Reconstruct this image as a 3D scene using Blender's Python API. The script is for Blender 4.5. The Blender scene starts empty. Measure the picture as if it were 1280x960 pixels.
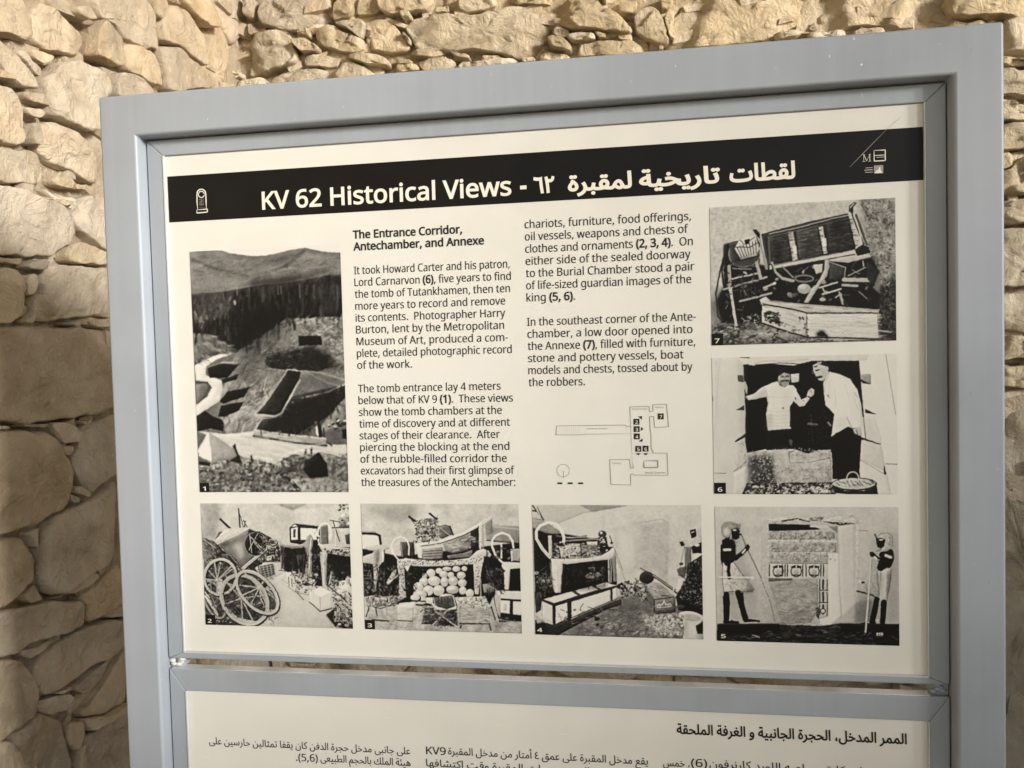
import bpy, bmesh, math, random, os, re
import numpy as np
from mathutils import Matrix, Vector, noise
from mathutils.geometry import delaunay_2d_cdt

random.seed(7)
scene = bpy.context.scene
R = math.radians

# ------------------------------------------------------------ camera
F_PX = 1000.0
EX, EY, EZ = 0.0376, 0.1549, -0.0269
CAM = Vector((0.1256, -0.8809, 0.3489))
def _rot(rx, ry, rz):
    c, s = math.cos, math.sin
    X = Matrix(((1,0,0),(0,c(rx),-s(rx)),(0,s(rx),c(rx))))
    Y = Matrix(((c(ry),0,s(ry)),(0,1,0),(-s(ry),0,c(ry))))
    Z = Matrix(((c(rz),-s(rz),0),(s(rz),c(rz),0),(0,0,1)))
    return Z @ X @ Y
BASE = Matrix(((1,0,0),(0,0,-1),(0,1,0)))
W2C = _rot(EX, EY, EZ) @ BASE            # world -> (right, down, forward)
C2W = W2C.transposed()
cam_d = bpy.data.cameras.new('camera'); cam = bpy.data.objects.new('camera', cam_d)
scene.collection.objects.link(cam); scene.camera = cam
m = C2W @ Matrix(((1,0,0),(0,-1,0),(0,0,-1)))
cam.matrix_world = Matrix.Translation(CAM) @ m.to_4x4()
cam_d.sensor_width = 36.0; cam_d.lens = 36.0*F_PX/1280.0
cam_d.clip_start = 0.02; cam_d.clip_end = 500
scene.render.resolution_x = 1024; scene.render.resolution_y = 768
scene.view_settings.view_transform = 'Standard'; scene.view_settings.look = 'None'
scene.view_settings.exposure = 0.60; scene.view_settings.gamma = 1.0

def ray(px, py):
    return C2W @ Vector(((px-640)/F_PX, (py-480)/F_PX, 1.0))
def on_y(px, py, y=0.0):
    d = ray(px, py); return CAM + d*((y-CAM.y)/d.y)
def on_x(px, py, x):
    d = ray(px, py); return CAM + d*((x-CAM.x)/d.x)

# ------------------------------------------------------------ daylight
SUN_AZ, SUN_EL = 60.0, 12.5              # azimuth from +x towards the camera side is negative y
sun_dir = Vector((math.cos(R(SUN_EL))*math.sin(R(SUN_AZ)), -math.cos(R(SUN_EL))*math.cos(R(SUN_AZ)), math.sin(R(SUN_EL))))
world = bpy.data.worlds.new('World'); scene.world = world; world.use_nodes = True
nt = world.node_tree; nt.nodes.clear()
sky = nt.nodes.new('ShaderNodeTexSky'); sky.sky_type = 'NISHITA'; sky.sun_disc = False
sky.sun_elevation = R(SUN_EL); sky.sun_rotation = R(180-SUN_AZ)
sky.dust_density = 1.0; sky.altitude = 100
bg = nt.nodes.new('ShaderNodeBackground'); bg.inputs[1].default_value = 0.15
wo = nt.nodes.new('ShaderNodeOutputWorld')
nt.links.new(sky.outputs[0], bg.inputs[0]); nt.links.new(bg.outputs[0], wo.inputs[0])
sun_l = bpy.data.lights.new('sun', 'SUN'); sun_l.energy = 3.5; sun_l.angle = R(11); sun_l.color = (1.0, 0.975, 0.94)
sun = bpy.data.objects.new('sun', sun_l); scene.collection.objects.link(sun)
sun.rotation_euler = sun_dir.to_track_quat('Z', 'Y').to_euler()
sun.location = (3, -3, 4)

# ------------------------------------------------------------ helpers
def link(o, parent=None):
    scene.collection.objects.link(o)
    if parent: o.parent = parent
    return o
def thing(name, label, cat, loc=(0,0,0), group=None):
    o = bpy.data.objects.new(name, None); o.location = loc; o.empty_display_size = .05
    o['label'] = label; o['category'] = cat; o['kind'] = 'thing'
    if group: o['group'] = group
    return link(o)
def mesh_obj(name, verts, faces, mat, parent=None, smooth=False, label=None, kind=None, origin=None):
    me = bpy.data.meshes.new(name)
    if parent is not None:
        off = Vector(PO.get(parent.name, (0,0,0)))
    else: off = Vector((0,0,0))
    me.from_pydata([tuple(Vector(v)-off) for v in verts] if off.length else [tuple(v) for v in verts], [], faces)
    if mat: me.materials.append(mat)
    if smooth: me.polygons.foreach_set('use_smooth', [True]*len(me.polygons))
    me.update()
    o = bpy.data.objects.new(name, me)
    if label: o['label'] = label
    if kind: o['kind'] = kind
    return link(o, parent)
PO = {}
def bevel(o, w, seg=2):
    b = o.modifiers.new('bevel', 'BEVEL'); b.width = w; b.segments = seg; b.limit_method = 'ANGLE'; b.angle_limit = R(40)
    for p in o.data.polygons: p.use_smooth = True
    wn = o.modifiers.new('wn', 'WEIGHTED_NORMAL'); wn.keep_sharp = True
    return o
def prism_xz(poly, y0, y1):
    """polygon in x,z, extruded in y"""
    n = len(poly)
    v = [(x, y0, z) for x, z in poly] + [(x, y1, z) for x, z in poly]
    a = sum(poly[i][0]*poly[(i+1)%n][1]-poly[(i+1)%n][0]*poly[i][1] for i in range(n))
    f = [list(range(n)), list(range(2*n-1, n-1, -1))] + [[i, i+n, (i+1)%n+n, (i+1)%n] for i in range(n)]
    if a < 0: f = [q[::-1] for q in f]
    return v, f

# ------------------------------------------------------------ materials
def new_mat(name):
    m = bpy.data.materials.new(name); m.use_nodes = True
    n = m.node_tree.nodes; return m, n, m.node_tree.links, n['Principled BSDF']
def N(n, t, **k):
    x = n.new(t)
    for a, b in k.items(): setattr(x, a, b)
    return x
def ramp(n, stops):
    r = n.new('ShaderNodeValToRGB'); e = r.color_ramp.elements
    while len(e) < len(stops): e.new(0.5)
    for i, (p, c) in enumerate(stops):
        e[i].position = p; e[i].color = (c[0], c[1], c[2], 1) if not isinstance(c, float) else (c, c, c, 1)
    return r

def mat_stone(name, cols, spots):
    m, n, l, b = new_mat(name)
    geo = N(n, 'ShaderNodeNewGeometry'); oi = N(n, 'ShaderNodeObjectInfo')
    add = N(n, 'ShaderNodeVectorMath', operation='ADD')
    mul = N(n, 'ShaderNodeMath', operation='MULTIPLY'); mul.inputs[1].default_value = 37.0
    l.new(oi.outputs['Random'], mul.inputs[0])
    l.new(geo.outputs['Position'], add.inputs[0]); l.new(mul.outputs[0], add.inputs[1])
    n1 = N(n, 'ShaderNodeTexNoise'); n1.inputs['Scale'].default_value = 9; n1.inputs['Detail'].default_value = 8; n1.inputs['Roughness'].default_value = .62
    l.new(add.outputs[0], n1.inputs['Vector'])
    r1 = ramp(n, [(0.30, cols[0]), (0.5, cols[1]), (0.72, cols[2])]); l.new(n1.outputs['Fac'], r1.inputs[0])
    hs = N(n, 'ShaderNodeHueSaturation')
    mr = N(n, 'ShaderNodeMapRange'); mr.inputs[3].default_value = .84; mr.inputs[4].default_value = 1.10
    l.new(oi.outputs['Random'], mr.inputs[0]); l.new(mr.outputs[0], hs.inputs['Value'])
    ms = N(n, 'ShaderNodeMapRange'); ms.inputs[3].default_value = .75; ms.inputs[4].default_value = 1.15
    fr = N(n, 'ShaderNodeMath', operation='FRACT'); l.new(mul.outputs[0], fr.inputs[0]); l.new(fr.outputs[0], ms.inputs[0]); l.new(ms.outputs[0], hs.inputs['Saturation'])
    l.new(r1.outputs[0], hs.inputs['Color'])
    # grey weathering blotches and pale chipped flecks
    n2 = N(n, 'ShaderNodeTexNoise'); n2.inputs['Scale'].default_value = 4.5; n2.inputs['Detail'].default_value = 5; l.new(add.outputs[0], n2.inputs['Vector'])
    r2 = ramp(n, [(0.56, 0.0), (0.75, spots)]); l.new(n2.outputs['Fac'], r2.inputs[0])
    mx = N(n, 'ShaderNodeMix', data_type='RGBA'); mx.inputs['B'].default_value = (.30, .265, .21, 1)
    l.new(r2.outputs[0], mx.inputs['Factor']); l.new(hs.outputs[0], mx.inputs['A'])
    n3 = N(n, 'ShaderNodeTexNoise'); n3.inputs['Scale'].default_value = 60; n3.inputs['Detail'].default_value = 4; l.new(add.outputs[0], n3.inputs['Vector'])
    r3 = ramp(n, [(0.60, 0.0), (0.72, 0.5)]); l.new(n3.outputs['Fac'], r3.inputs[0])
    mx2 = N(n, 'ShaderNodeMix', data_type='RGBA'); mx2.inputs['B'].default_value = (.74, .66, .52, 1)
    l.new(r3.outputs[0], mx2.inputs['Factor']); l.new(mx.outputs['Result'], mx2.inputs['A'])
    l.new(mx2.outputs['Result'], b.inputs['Base Color'])
    b.inputs['Roughness'].default_value = .92; b.inputs['Specular IOR Level'].default_value = .2
    nb = N(n, 'ShaderNodeTexNoise'); nb.inputs['Scale'].default_value = 26; nb.inputs['Detail'].default_value = 12; nb.inputs['Roughness'].default_value = .68; nb.inputs['Distortion'].default_value = .6
    l.new(add.outputs[0], nb.inputs['Vector'])
    vo = N(n, 'ShaderNodeTexVoronoi', feature='F1'); vo.inputs['Scale'].default_value = 17; l.new(add.outputs[0], vo.inputs['Vector'])
    sm = N(n, 'ShaderNodeMath', operation='MULTIPLY_ADD'); sm.inputs[1].default_value = .35
    l.new(vo.outputs['Distance'], sm.inputs[0]); l.new(nb.outputs['Fac'], sm.inputs[2])
    bp = N(n, 'ShaderNodeBump'); bp.inputs['Strength'].default_value = .9; bp.inputs['Distance'].default_value = .026
    l.new(sm.outputs[0], bp.inputs['Height']); l.new(bp.outputs[0], b.inputs['Normal'])
    return m
M_STONE = mat_stone('pale_limestone', [(.52,.41,.28), (.655,.54,.39), (.77,.675,.53)], 0.55)
M_STONE_B = mat_stone('golden_limestone', [(.45,.36,.235), (.585,.49,.34), (.70,.61,.46)], 0.3)
M_MORTAR = mat_stone('earth_fill', [(.36,.285,.19), (.48,.39,.28), (.60,.51,.39)], 0.3)

def mat_paint(name, col, rough=.38):
    m, n, l, b = new_mat(name)
    tc = N(n, 'ShaderNodeTexCoord'); geo = N(n, 'ShaderNodeNewGeometry')
    n1 = N(n, 'ShaderNodeTexNoise'); n1.inputs['Scale'].default_value = 5; n1.inputs['Detail'].default_value = 5
    l.new(geo.outputs['Position'], n1.inputs['Vector'])
    mp = N(n, 'ShaderNodeMapping'); mp.inputs['Scale'].default_value = (90, 90, 3); l.new(geo.outputs['Position'], mp.inputs[0])
    n2 = N(n, 'ShaderNodeTexNoise'); n2.inputs['Scale'].default_value = 1; n2.inputs['Detail'].default_value = 3; l.new(mp.outputs[0], n2.inputs['Vector'])
    r = ramp(n, [(0.3, tuple(c*.86 for c in col)), (.5, col), (.72, tuple(c*1.12 for c in col))])
    av = N(n, 'ShaderNodeMath', operation='MULTIPLY_ADD'); av.inputs[1].default_value = .22
    l.new(n2.outputs['Fac'], av.inputs[0]); 
    m6 = N(n, 'ShaderNodeMath', operation='MULTIPLY'); m6.inputs[1].default_value = .78; l.new(n1.outputs['Fac'], m6.inputs[0]); l.new(m6.outputs[0], av.inputs[2])
    l.new(av.outputs[0], r.inputs[0])
    # dust specks and small scuffs
    n3 = N(n, 'ShaderNodeTexNoise'); n3.inputs['Scale'].default_value = 130; n3.inputs['Detail'].default_value = 2; l.new(geo.outputs['Position'], n3.inputs['Vector'])
    r3 = ramp(n, [(0.745, 0.0), (0.80, .45)]); l.new(n3.outputs['Fac'], r3.inputs[0])
    mx = N(n, 'ShaderNodeMix', data_type='RGBA'); mx.inputs['B'].default_value = (.55, .53, .48, 1)
    l.new(r3.outputs[0], mx.inputs['Factor']); l.new(r.outputs[0], mx.inputs['A']); l.new(mx.outputs['Result'], b.inputs['Base Color'])
    rr = N(n, 'ShaderNodeMapRange'); rr.inputs[3].default_value = rough-.08; rr.inputs[4].default_value = rough+.12
    l.new(n1.outputs['Fac'], rr.inputs[0]); l.new(rr.outputs[0], b.inputs['Roughness'])
    bp = N(n, 'ShaderNodeBump'); bp.inputs['Strength'].default_value = .12; bp.inputs['Distance'].default_value = .0006
    l.new(av.outputs[0], bp.inputs['Height']); l.new(bp.outputs[0], b.inputs['Normal'])
    return m
M_FRAME = mat_paint('grey_frame_paint', (.325, .358, .402), .46)
M_RAIL = mat_paint('grey_rail_paint', (.325, .358, .395), .48)
M_LIP = mat_paint('pale_lip_paint', (.55, .57, .58), .3)

def mat_plain(name, col, rough=.45, spec=.4, mott=.03):
    m, n, l, b = new_mat(name)
    geo = N(n, 'ShaderNodeNewGeometry')
    n1 = N(n, 'ShaderNodeTexNoise'); n1.inputs['Scale'].default_value = 14; n1.inputs['Detail'].default_value = 6; l.new(geo.outputs['Position'], n1.inputs['Vector'])
    r = ramp(n, [(.3, tuple(c*(1-mott) for c in col)), (.7, tuple(c*(1+mott) for c in col))]); l.new(n1.outputs['Fac'], r.inputs[0])
    l.new(r.outputs[0], b.inputs['Base Color'])
    rr = N(n, 'ShaderNodeMapRange'); rr.inputs[3].default_value = rough-.07; rr.inputs[4].default_value = rough+.10
    l.new(n1.outputs['Fac'], rr.inputs[0]); l.new(rr.outputs[0], b.inputs['Roughness'])
    b.inputs['Specular IOR Level'].default_value = spec
    return m
M_PANEL = mat_plain('cream_panel', (.70, .69, .635), .42, .25)
M_BLACK = mat_plain('black_print', (.008, .0075, .007), .42, .16, .2)
M_INK = mat_plain('black_ink', (.016, .015, .014), .5, .25)
M_WHITE = mat_plain('cream_print', (.78, .75, .65), .45, .3)
M_GREYINK = mat_plain('grey_ink', (.30, .29, .27), .5, .25)
M_LINE = mat_plain('thin_line_ink', (.22, .215, .2), .5, .25)
M_SCR = mat_plain('scratch', (.33, .32, .30), .6, .2)
M_WORN = mat_plain('worn_pale_paint', (.60, .62, .62), .5, .3, .35)
M_WELD = mat_plain('flaked_weld_paint', (.66, .66, .63), .5, .4, .25)
M_SCUFF = mat_plain('pale_scuff', (.86, .85, .80), .6, .2)
M_WOOD = mat_plain('weathered_wood', (.46, .33, .20), .7, .2, .25)
M_SAND = mat_stone('sandy_ground', [(.40,.31,.20), (.48,.38,.26), (.56,.46,.32)], 0.2)
def mat_photo():
    m, n, l, b = new_mat('monochrome_print')
    at = N(n, 'ShaderNodeAttribute'); at.attribute_name = 'tone'
    l.new(at.outputs['Color'], b.inputs['Base Color']); b.inputs['Roughness'].default_value = .45; b.inputs['Specular IOR Level'].default_value = .16
    return m
M_PHOTO = mat_photo()

# ------------------------------------------------------------ the sign: steel frame and rails
W = .841/2; H = .593
XO, XI = .4880, .4418             # outer bar: outside and inside edge
ZT, ZI = .6613, .6130             # top rail: top and underside
YF, YB = -.0205, .034             # bar front and back faces
YR = -.0030                       # face of the panel rails
GROUND = -1.30
sign = thing('information_sign', 'grey painted steel information sign holding two cream printed panels in front of stone wall', 'sign', (0, 0, GROUND))
PO['information_sign'] = (0, 0, GROUND)
def part(name, v, f, mat, par=None, bw=None, **k):
    o = mesh_obj(name, v, f, mat, par or sign, **k)
    if par is not None and par is not sign: pass
    if bw: bevel(o, bw)
    return o
fr = part('outer_frame', *prism_xz([(-XO, GROUND), (-XO, ZT), (XO, ZT), (XO, GROUND), (XI, GROUND), (XI, ZI), (-XI, ZI), (-XI, GROUND)], YF, YB), M_FRAME, bw=.0035)
fr.modifiers['bevel'].segments = 3

def child_of(parentobj):
    """sub-parts share the thing's frame of reference"""
    PO[parentobj.name] = PO['information_sign']
    return parentobj

# upper panel rails: (z at the bottom read from the photograph)
zb = on_y(640, 837.5, YR).z       # underside of the upper panel rail
zt2 = on_y(640, 851.5, YR).z      # top of the lower panel rail
zp2 = on_y(640, 879.0, 0).z       # top of the lower board
def rails(zlo, zhi, plo, phi, name='panel_rails'):
    g = .0012; xe = XI-g
    r = part(name, *prism_xz([(-xe, zlo), (-xe, zhi), (-W, phi), (-W, plo)], YR, .0115), M_RAIL, bw=.0012)   # left
    child_of(r)
    for poly in ([(-xe+.0002, zhi), (xe-.0002, zhi), (W, phi), (-W, phi)], [(xe, zhi), (xe, zlo), (W, plo), (W, phi)], [(xe-.0002, zlo), (-xe+.0002, zlo), (-W, plo), (W, plo)]):
        o = mesh_obj('rail', *prism_xz(poly, YR, .0115), M_RAIL, r); bevel(o, .0012)
    return r
def boardset(zlo, zhi, plo, phi):
    board = part('sign_board', *prism_xz([(-W+.0002, plo+.0002), (-W+.0002, phi-.0002), (W-.0002, phi-.0002), (W-.0002, plo+.0002)], 0, .004), M_PANEL)
    child_of(board)
    r = rails(zlo, zhi, plo, phi)
    return board, r
ub, ur = boardset(zb, ZI-.0015, 0.0, H)
ub['label'] = 'upper cream board printed with an English text, black title band and seven monochrome pictures'
lb, lr = boardset(-.70, zt2, -.70+.02, zp2)
lb['label'] = 'lower cream board printed with Arabic text'
# lip along the left, bottom and right of each board, paler than the rails
def lip(r, plo, phi):
    t = .0016
    def strip(poly, y0=-.0038, y1=-.0006):
        return mesh_obj('rail_lip', *prism_xz(poly, y0, y1), M_LIP, r)
    strip([(-W, plo+t), (-W, phi), (-W+t, phi), (-W+t, plo+t)]); strip([(-W, plo), (-W, plo+t), (W, plo+t), (W, plo)])
    strip([(W-t*.6, plo+t), (W-t*.6, phi), (W, phi), (W, plo+t)])
sh_, sf_ = prism_xz([(-XI+.004, zt2+.0001), (-XI+.004, zt2+.0006), (XI-.02, zt2+.0006), (XI-.02, zt2+.0001)], YR+.0008, .0110)
mesh_obj('flaked_edge', sh_, sf_, M_WORN, lr)
lip(ur, 0, H); lip(lr, -.68, zp2)
# welded spacers between the two panels, paint flaked
for sx in (-1, 1):
    zc = (zb+zt2)/2; hh = (zb-zt2)/2
    x0, x1 = (XI-.016, XI-.0005)
    v, f = prism_xz([(sx*x0, zc-hh*.99), (sx*x0, zc+hh*.2), (sx*(x0+.005), zc+hh*.99), (sx*x1, zc+hh*.99), (sx*x1, zc-hh*.99)], .002, .020)
    o = part('weld_spacer', v, f, M_RAIL, bw=.001); child_of(o)
    for k in range(7):      # lumps of weld
        bm = bmesh.new(); bmesh.ops.create_icosphere(bm, subdivisions=2, radius=random.uniform(.0016, .0034))
        cx = sx*random.uniform(x0-.001, x1-.003); cz = zc+hh*random.uniform(-.4, .95); cy = random.uniform(.000, .003)
        vs = []
        for vv in bm.verts:
            q = vv.co*(1+.5*noise.noise(vv.co*600+Vector((k*3.1, sx, 0))))
            vs.append((cx+q.x*1.5, cy+q.y, cz+q.z))
        fs = [[x.index for x in ff.verts] for ff in bm.faces]; bm.free()
        if k == 0: AV, AF = vs, fs
        else: AF = AF+[[i+len(AV) for i in q] for q in fs]; AV = AV+vs
    mesh_obj('weld_bead', AV, AF, M_WELD if sx < 0 else M_RAIL, o, smooth=True)
# cross bar between the feet behind the boards
part('back_brace', *prism_xz([(-XI+.001, .27), (-XI+.001, .31), (XI-.001, .31), (XI-.001, .27)], .0225, .0335), M_FRAME, bw=.002)

# ------------------------------------------------------------ lettering: outlines of Blender's own fonts, filled here
FD = bpy.utils.system_resource('DATAFILES', path='fonts')
def font(fn):
    try: return bpy.data.fonts.load(os.path.join(FD, fn))
    except Exception: return None
LATIN = font('NotoSansMath-Regular.woff2'); ARAB = font('NotoSansArabic-VariableFont_wdth,wght.woff2')
_ncache = {}
def contours(s, fnt):
    cu = bpy.data.curves.new('t', 'FONT'); cu.body = s; cu.size = 1.0; cu.resolution_u = 3
    if fnt: cu.font = fnt
    o = bpy.data.objects.new('t', cu); scene.collection.objects.link(o)
    bpy.context.view_layer.update()
    c2 = o.to_curve(bpy.context.evaluated_depsgraph_get())
    out = []
    for sp in c2.splines:
        pts = []
        if sp.type == 'BEZIER':
            bp = sp.bezier_points; n = len(bp)
            for i in range(n):
                a, b = bp[i], bp[(i+1) % n]
                p0, p1, p2, p3 = a.co.xy, a.handle_right.xy, b.handle_left.xy, b.co.xy
                straight = abs((p3-p0).cross(p1-p0)) < 1e-5 and abs((p3-p0).cross(p2-p0)) < 1e-5 if (p3-p0).length > 1e-6 else True
                K = 1 if straight else 4
                for k in range(K):
                    t = k/K; u = 1-t
                    pts.append(p0*u**3+p1*3*u*u*t+p2*3*u*t*t+p3*t**3)
        else: pts = [Vector(p.co.xy) for p in sp.points]
        q = []
        for p in pts:
            if not q or (p-q[-1]).length > 1e-4: q.append(p)
        if len(q) > 2 and (q[0]-q[-1]).length < 1e-4: q.pop()
        if len(q) > 2: out.append(q)
    o.to_curve_clear(); bpy.data.objects.remove(o); bpy.data.curves.remove(cu)
    return out
def area(p): return sum(p[i].cross(p[(i+1) % len(p)]) for i in range(len(p)))/2
def fatten(p, w):
    n = len(p); out = []
    for i in range(n):
        a = (p[i]-p[i-1]); b = (p[(i+1) % n]-p[i])
        a = a.normalized() if a.length > 1e-9 else a; b = b.normalized() if b.length > 1e-9 else b
        na, nb = Vector((a.y, -a.x)), Vector((b.y, -b.x)); s = na+nb
        d = max(.5, 1+na.dot(nb)); out.append(p[i]+s/d*w)
    return out
def inside(pt, poly):
    c = False; n = len(poly); j = n-1
    for i in range(n):
        a, b = poly[i], poly[j]
        if (a.y > pt.y) != (b.y > pt.y) and pt.x < (b.x-a.x)*(pt.y-a.y)/(b.y-a.y)+a.x: c = not c
        j = i
    return c
def ncont(ch, fnt):
    k = (ch, fnt.name if fnt else '')
    if k not in _ncache: _ncache[k] = 0 if ch == ' ' else len(contours(ch, fnt))
    return _ncache[k]
def glyph_mesh(s, fnt, bold=0.0, boldmask=None, thin=0.0):
    cs = contours(s, fnt)
    w = [thin+bold]*len(cs)
    if boldmask:
        w = []; 
        for ch, bflag in zip(s, boldmask): w += [(.018 if bflag else 0)+thin+bold]*ncont(ch, fnt)
        if len(w) != len(cs): w = [thin+bold]*len(cs)
    big = max(cs, key=lambda c: abs(area(c))); sgn = 1 if area(big) > 0 else -1
    cs = [fatten(c, ww*sgn) if ww else c for c, ww in zip(cs, w)]
    pts, ed = [], []
    for c in cs:
        k = len(pts); pts += c; ed += [(k+i, k+(i+1) % len(c)) for i in range(len(c))]
    vo, _, fo, *_r = delaunay_2d_cdt(pts, ed, [], 0, 1e-6)
    vx = np.array([(v.x, v.y) for v in vo]); tri = np.array([list(f) for f in fo if len(f) == 3])
    cen = vx[tri].mean(axis=1)
    wind = np.zeros(len(cen), int)
    for c in cs:                                   # non-zero winding: overlapping strokes stay filled, holes stay open
        A_ = np.array([(p.x, p.y) for p in c]); B_ = np.roll(A_, -1, axis=0)
        lo, hi = A_.min(0), A_.max(0)
        sel = np.where((cen[:, 0] > lo[0]) & (cen[:, 0] < hi[0]) & (cen[:, 1] > lo[1]) & (cen[:, 1] < hi[1]))[0]
        if not len(sel): continue
        px_, py_ = cen[sel, 0][:, None], cen[sel, 1][:, None]
        up = (A_[:, 1] <= py_) & (B_[:, 1] > py_); dn = (A_[:, 1] > py_) & (B_[:, 1] <= py_)
        cr = (B_[:, 0]-A_[:, 0])*(py_-A_[:, 1])-(px_-A_[:, 0])*(B_[:, 1]-A_[:, 1])
        wind[sel] += ((up & (cr > 0)).sum(1)-(dn & (cr < 0)).sum(1))
    keep = tri[wind != 0]
    return [(x, y, 0) for x, y in vx], keep.tolist()
def put_text(name, s, xl, xr, z, par, mat, fnt=None, size=None, bold=0.0, boldmask=None, y=-.0004, thin=0.0, label=None, slope=0.0):
    """lettering whose ink runs from xl to xr on the board with baseline z; height from size"""
    V, Fc = glyph_mesh(s, fnt, bold, boldmask, thin)
    a = min(v[0] for v in V); b = max(v[0] for v in V)
    sx = (xr-xl)/(b-a); sz = size if size else sx
    vs = [(xl+(v[0]-a)*sx, y-v[2]*.00001, z+v[1]*sz+slope*(v[0]-a)*sx) for v in V]
    # keep normals to the reader
    out = []
    for t in Fc:
        p = [Vector(vs[i]) for i in t]; nn = (p[1]-p[0]).cross(p[2]-p[0])
        out.append(t if nn.y < 0 else t[::-1])
    o = mesh_obj(name, vs, out, mat, par)
    if label: o['label'] = label
    return o
AF_ = {'ا':(0xFE8D,2),'أ':(0xFE83,2),'ب':(0xFE8F,4),'ة':(0xFE93,2),'ت':(0xFE95,4),'ث':(0xFE99,4),'ج':(0xFE9D,4),'ح':(0xFEA1,4),'خ':(0xFEA5,4),'د':(0xFEA9,2),'ذ':(0xFEAB,2),'ر':(0xFEAD,2),'ز':(0xFEAF,2),'س':(0xFEB1,4),'ش':(0xFEB5,4),'ص':(0xFEB9,4),'ض':(0xFEBD,4),'ط':(0xFEC1,4),'ع':(0xFEC9,4),'غ':(0xFECD,4),'ف':(0xFED1,4),'ق':(0xFED5,4),'ك':(0xFED9,4),'ل':(0xFEDD,4),'م':(0xFEE1,4),'ن':(0xFEE5,4),'ه':(0xFEE9,4),'و':(0xFEED,2),'ى':(0xFEEF,2),'ي':(0xFEF1,4),'ئ':(0xFE89,4)}
def shape_ar(t):
    out = []; n = len(t)
    for i, ch in enumerate(t):
        if ch not in AF_: out.append({'(': ')', ')': '('}.get(ch, ch)); continue
        b, k = AF_[ch]
        prev = i > 0 and t[i-1] in AF_ and AF_[t[i-1]][1] == 4
        nxt = i < n-1 and t[i+1] in AF_ and k == 4
        out.append(chr(b+(3 if prev and nxt else 2 if nxt else 1 if prev else 0)))
    r = ''.join(out)[::-1]
    return re.sub(r'[0-9A-Za-z٠-٩][0-9A-Za-z٠-٩,]*', lambda m: m.group(0)[::-1], r)

# title band
def quad_from_px(a, b, c, d, y):
    p = [on_y(*q, y) for q in (a, b, c, d)]
    x0 = (p[0].x+p[3].x)/2; x1 = (p[1].x+p[2].x)/2; z1 = (p[0].z+p[1].z)/2; z0 = (p[2].z+p[3].z)/2
    return x0, x1, z0, z1
def sheet(name, x0, x1, z0, z1, y, mat, par):
    return mesh_obj(name, [(x0, y, z0), (x1, y, z0), (x1, y, z1), (x0, y, z1)], [[0, 1, 2, 3]], mat, par)
bx0, bx1, bz0, bz1 = quad_from_px((209.5, 219.5), (1152, 160.2), (1152.5, 227), (211.5, 276.5), 0)
band = sheet('title_band', bx0, W-.0012, bz0, bz1, -.0003, M_BLACK, ub)
def P(px, py): 
    q = on_y(px, py, 0); return q.x, q.z
def line_px(name, s, xl, yl, xr, size, mat, fnt, par=None, z=None, **k):
    a = P(xl, yl); 
    b = on_y(xr, yl, 0)
    # right end on the same board height
    zz = a[1] if z is None else z
    yy = yl
    for _ in range(6):
        q = on_y(xr, yy, 0); yy += (q.z-zz)*1100
    q = on_y(xr, yy, 0)
    return put_text(name, s, a[0], q.x, zz, par or ub, mat, fnt, size, **k)
zt = (P(328, 260.5)[1]+P(640, 245)[1])/2
line_px('title_lettering', 'KV 62 Historical Views', 328, 260, 639.5, .0410, M_WHITE, LATIN, z=zt, bold=.015, y=-.0007)
line_px('title_lettering', '-', 650.5, 245, 658.5, .0410, M_WHITE, LATIN, z=zt, bold=.024, y=-.0007)
for w_, a_, b_ in (('٦٢', 667, 693.5), ('لمقبرة', 710, 790), ('تاريخية', 799, 900), ('لقطات', 912, 994)):
    line_px('title_lettering', shape_ar(w_), a_, 240, b_, .041, M_WHITE, ARAB, z=zt+.0005, bold=.020, y=-.0007)

def bolds(s):
    """<b> marks removed, mask returned"""
    out, mask, f = '', [], False
    for ch in s:
        if ch == '{': f = True
        elif ch == '}': f = False
        else: out += ch; mask.append(f)
    return out, mask
C1 = [("{The Entrance Corridor,}",57,72,433),("{Antechamber, and Annexe}",58,115,508),
("It took Howard Carter and his patron,",62,200,596),("Lord Carnarvon {(6)}, five years to find",64,244,600),("the tomb of Tutankhamen, then ten",66,284,597),
("more years to record and remove",67,325,581),("its contents.  Photographer Harry",69,363,581),("Burton, lent by the Metropolitan",70,403,577),
("Museum of Art, produced a com-",72,444,590),("plete, detailed photographic record",73,484,603),("of the work.",74,525,261),
("The tomb entrance lay 4 meters",77,605,565),("below that of KV 9 {(1)}.  These views",79,646,607),("show the tomb chambers at the",80,686,569),
("time of discovery and at different",82,725,597),("stages of their clearance.  After",83,765,562),("piercing the blocking at the end",84,806,595),
("of the rubble-filled corridor the",85,845,586),("excavators had their first glimpse of",86,884,612),("the treasures of the Antechamber:",87,923,615)]
C2 = [("chariots, furniture, food offerings,",42,92,581),("oil vessels, weapons and chests of",42,131,572),("clothes and ornaments {(2, 3, 4)}.  On",43,171,587),
("either side of the sealed doorway",45,211,580),("to the Burial Chamber stood a pair",46,250,592),("of life-sized guardian images of the",47,291,582),("king {(5, 6)}.",48,331,205),
("In the southeast corner of the Ante-",51,410,597),("chamber, a low door opened into",51,448,586),("the Annexe {(7)}, filled with furniture,",52,487,595),
("stone and pottery vessels, boat",53,525,557),("models and chests, tossed about by",53,565,586),("the robbers.",54,604,237)]
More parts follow.
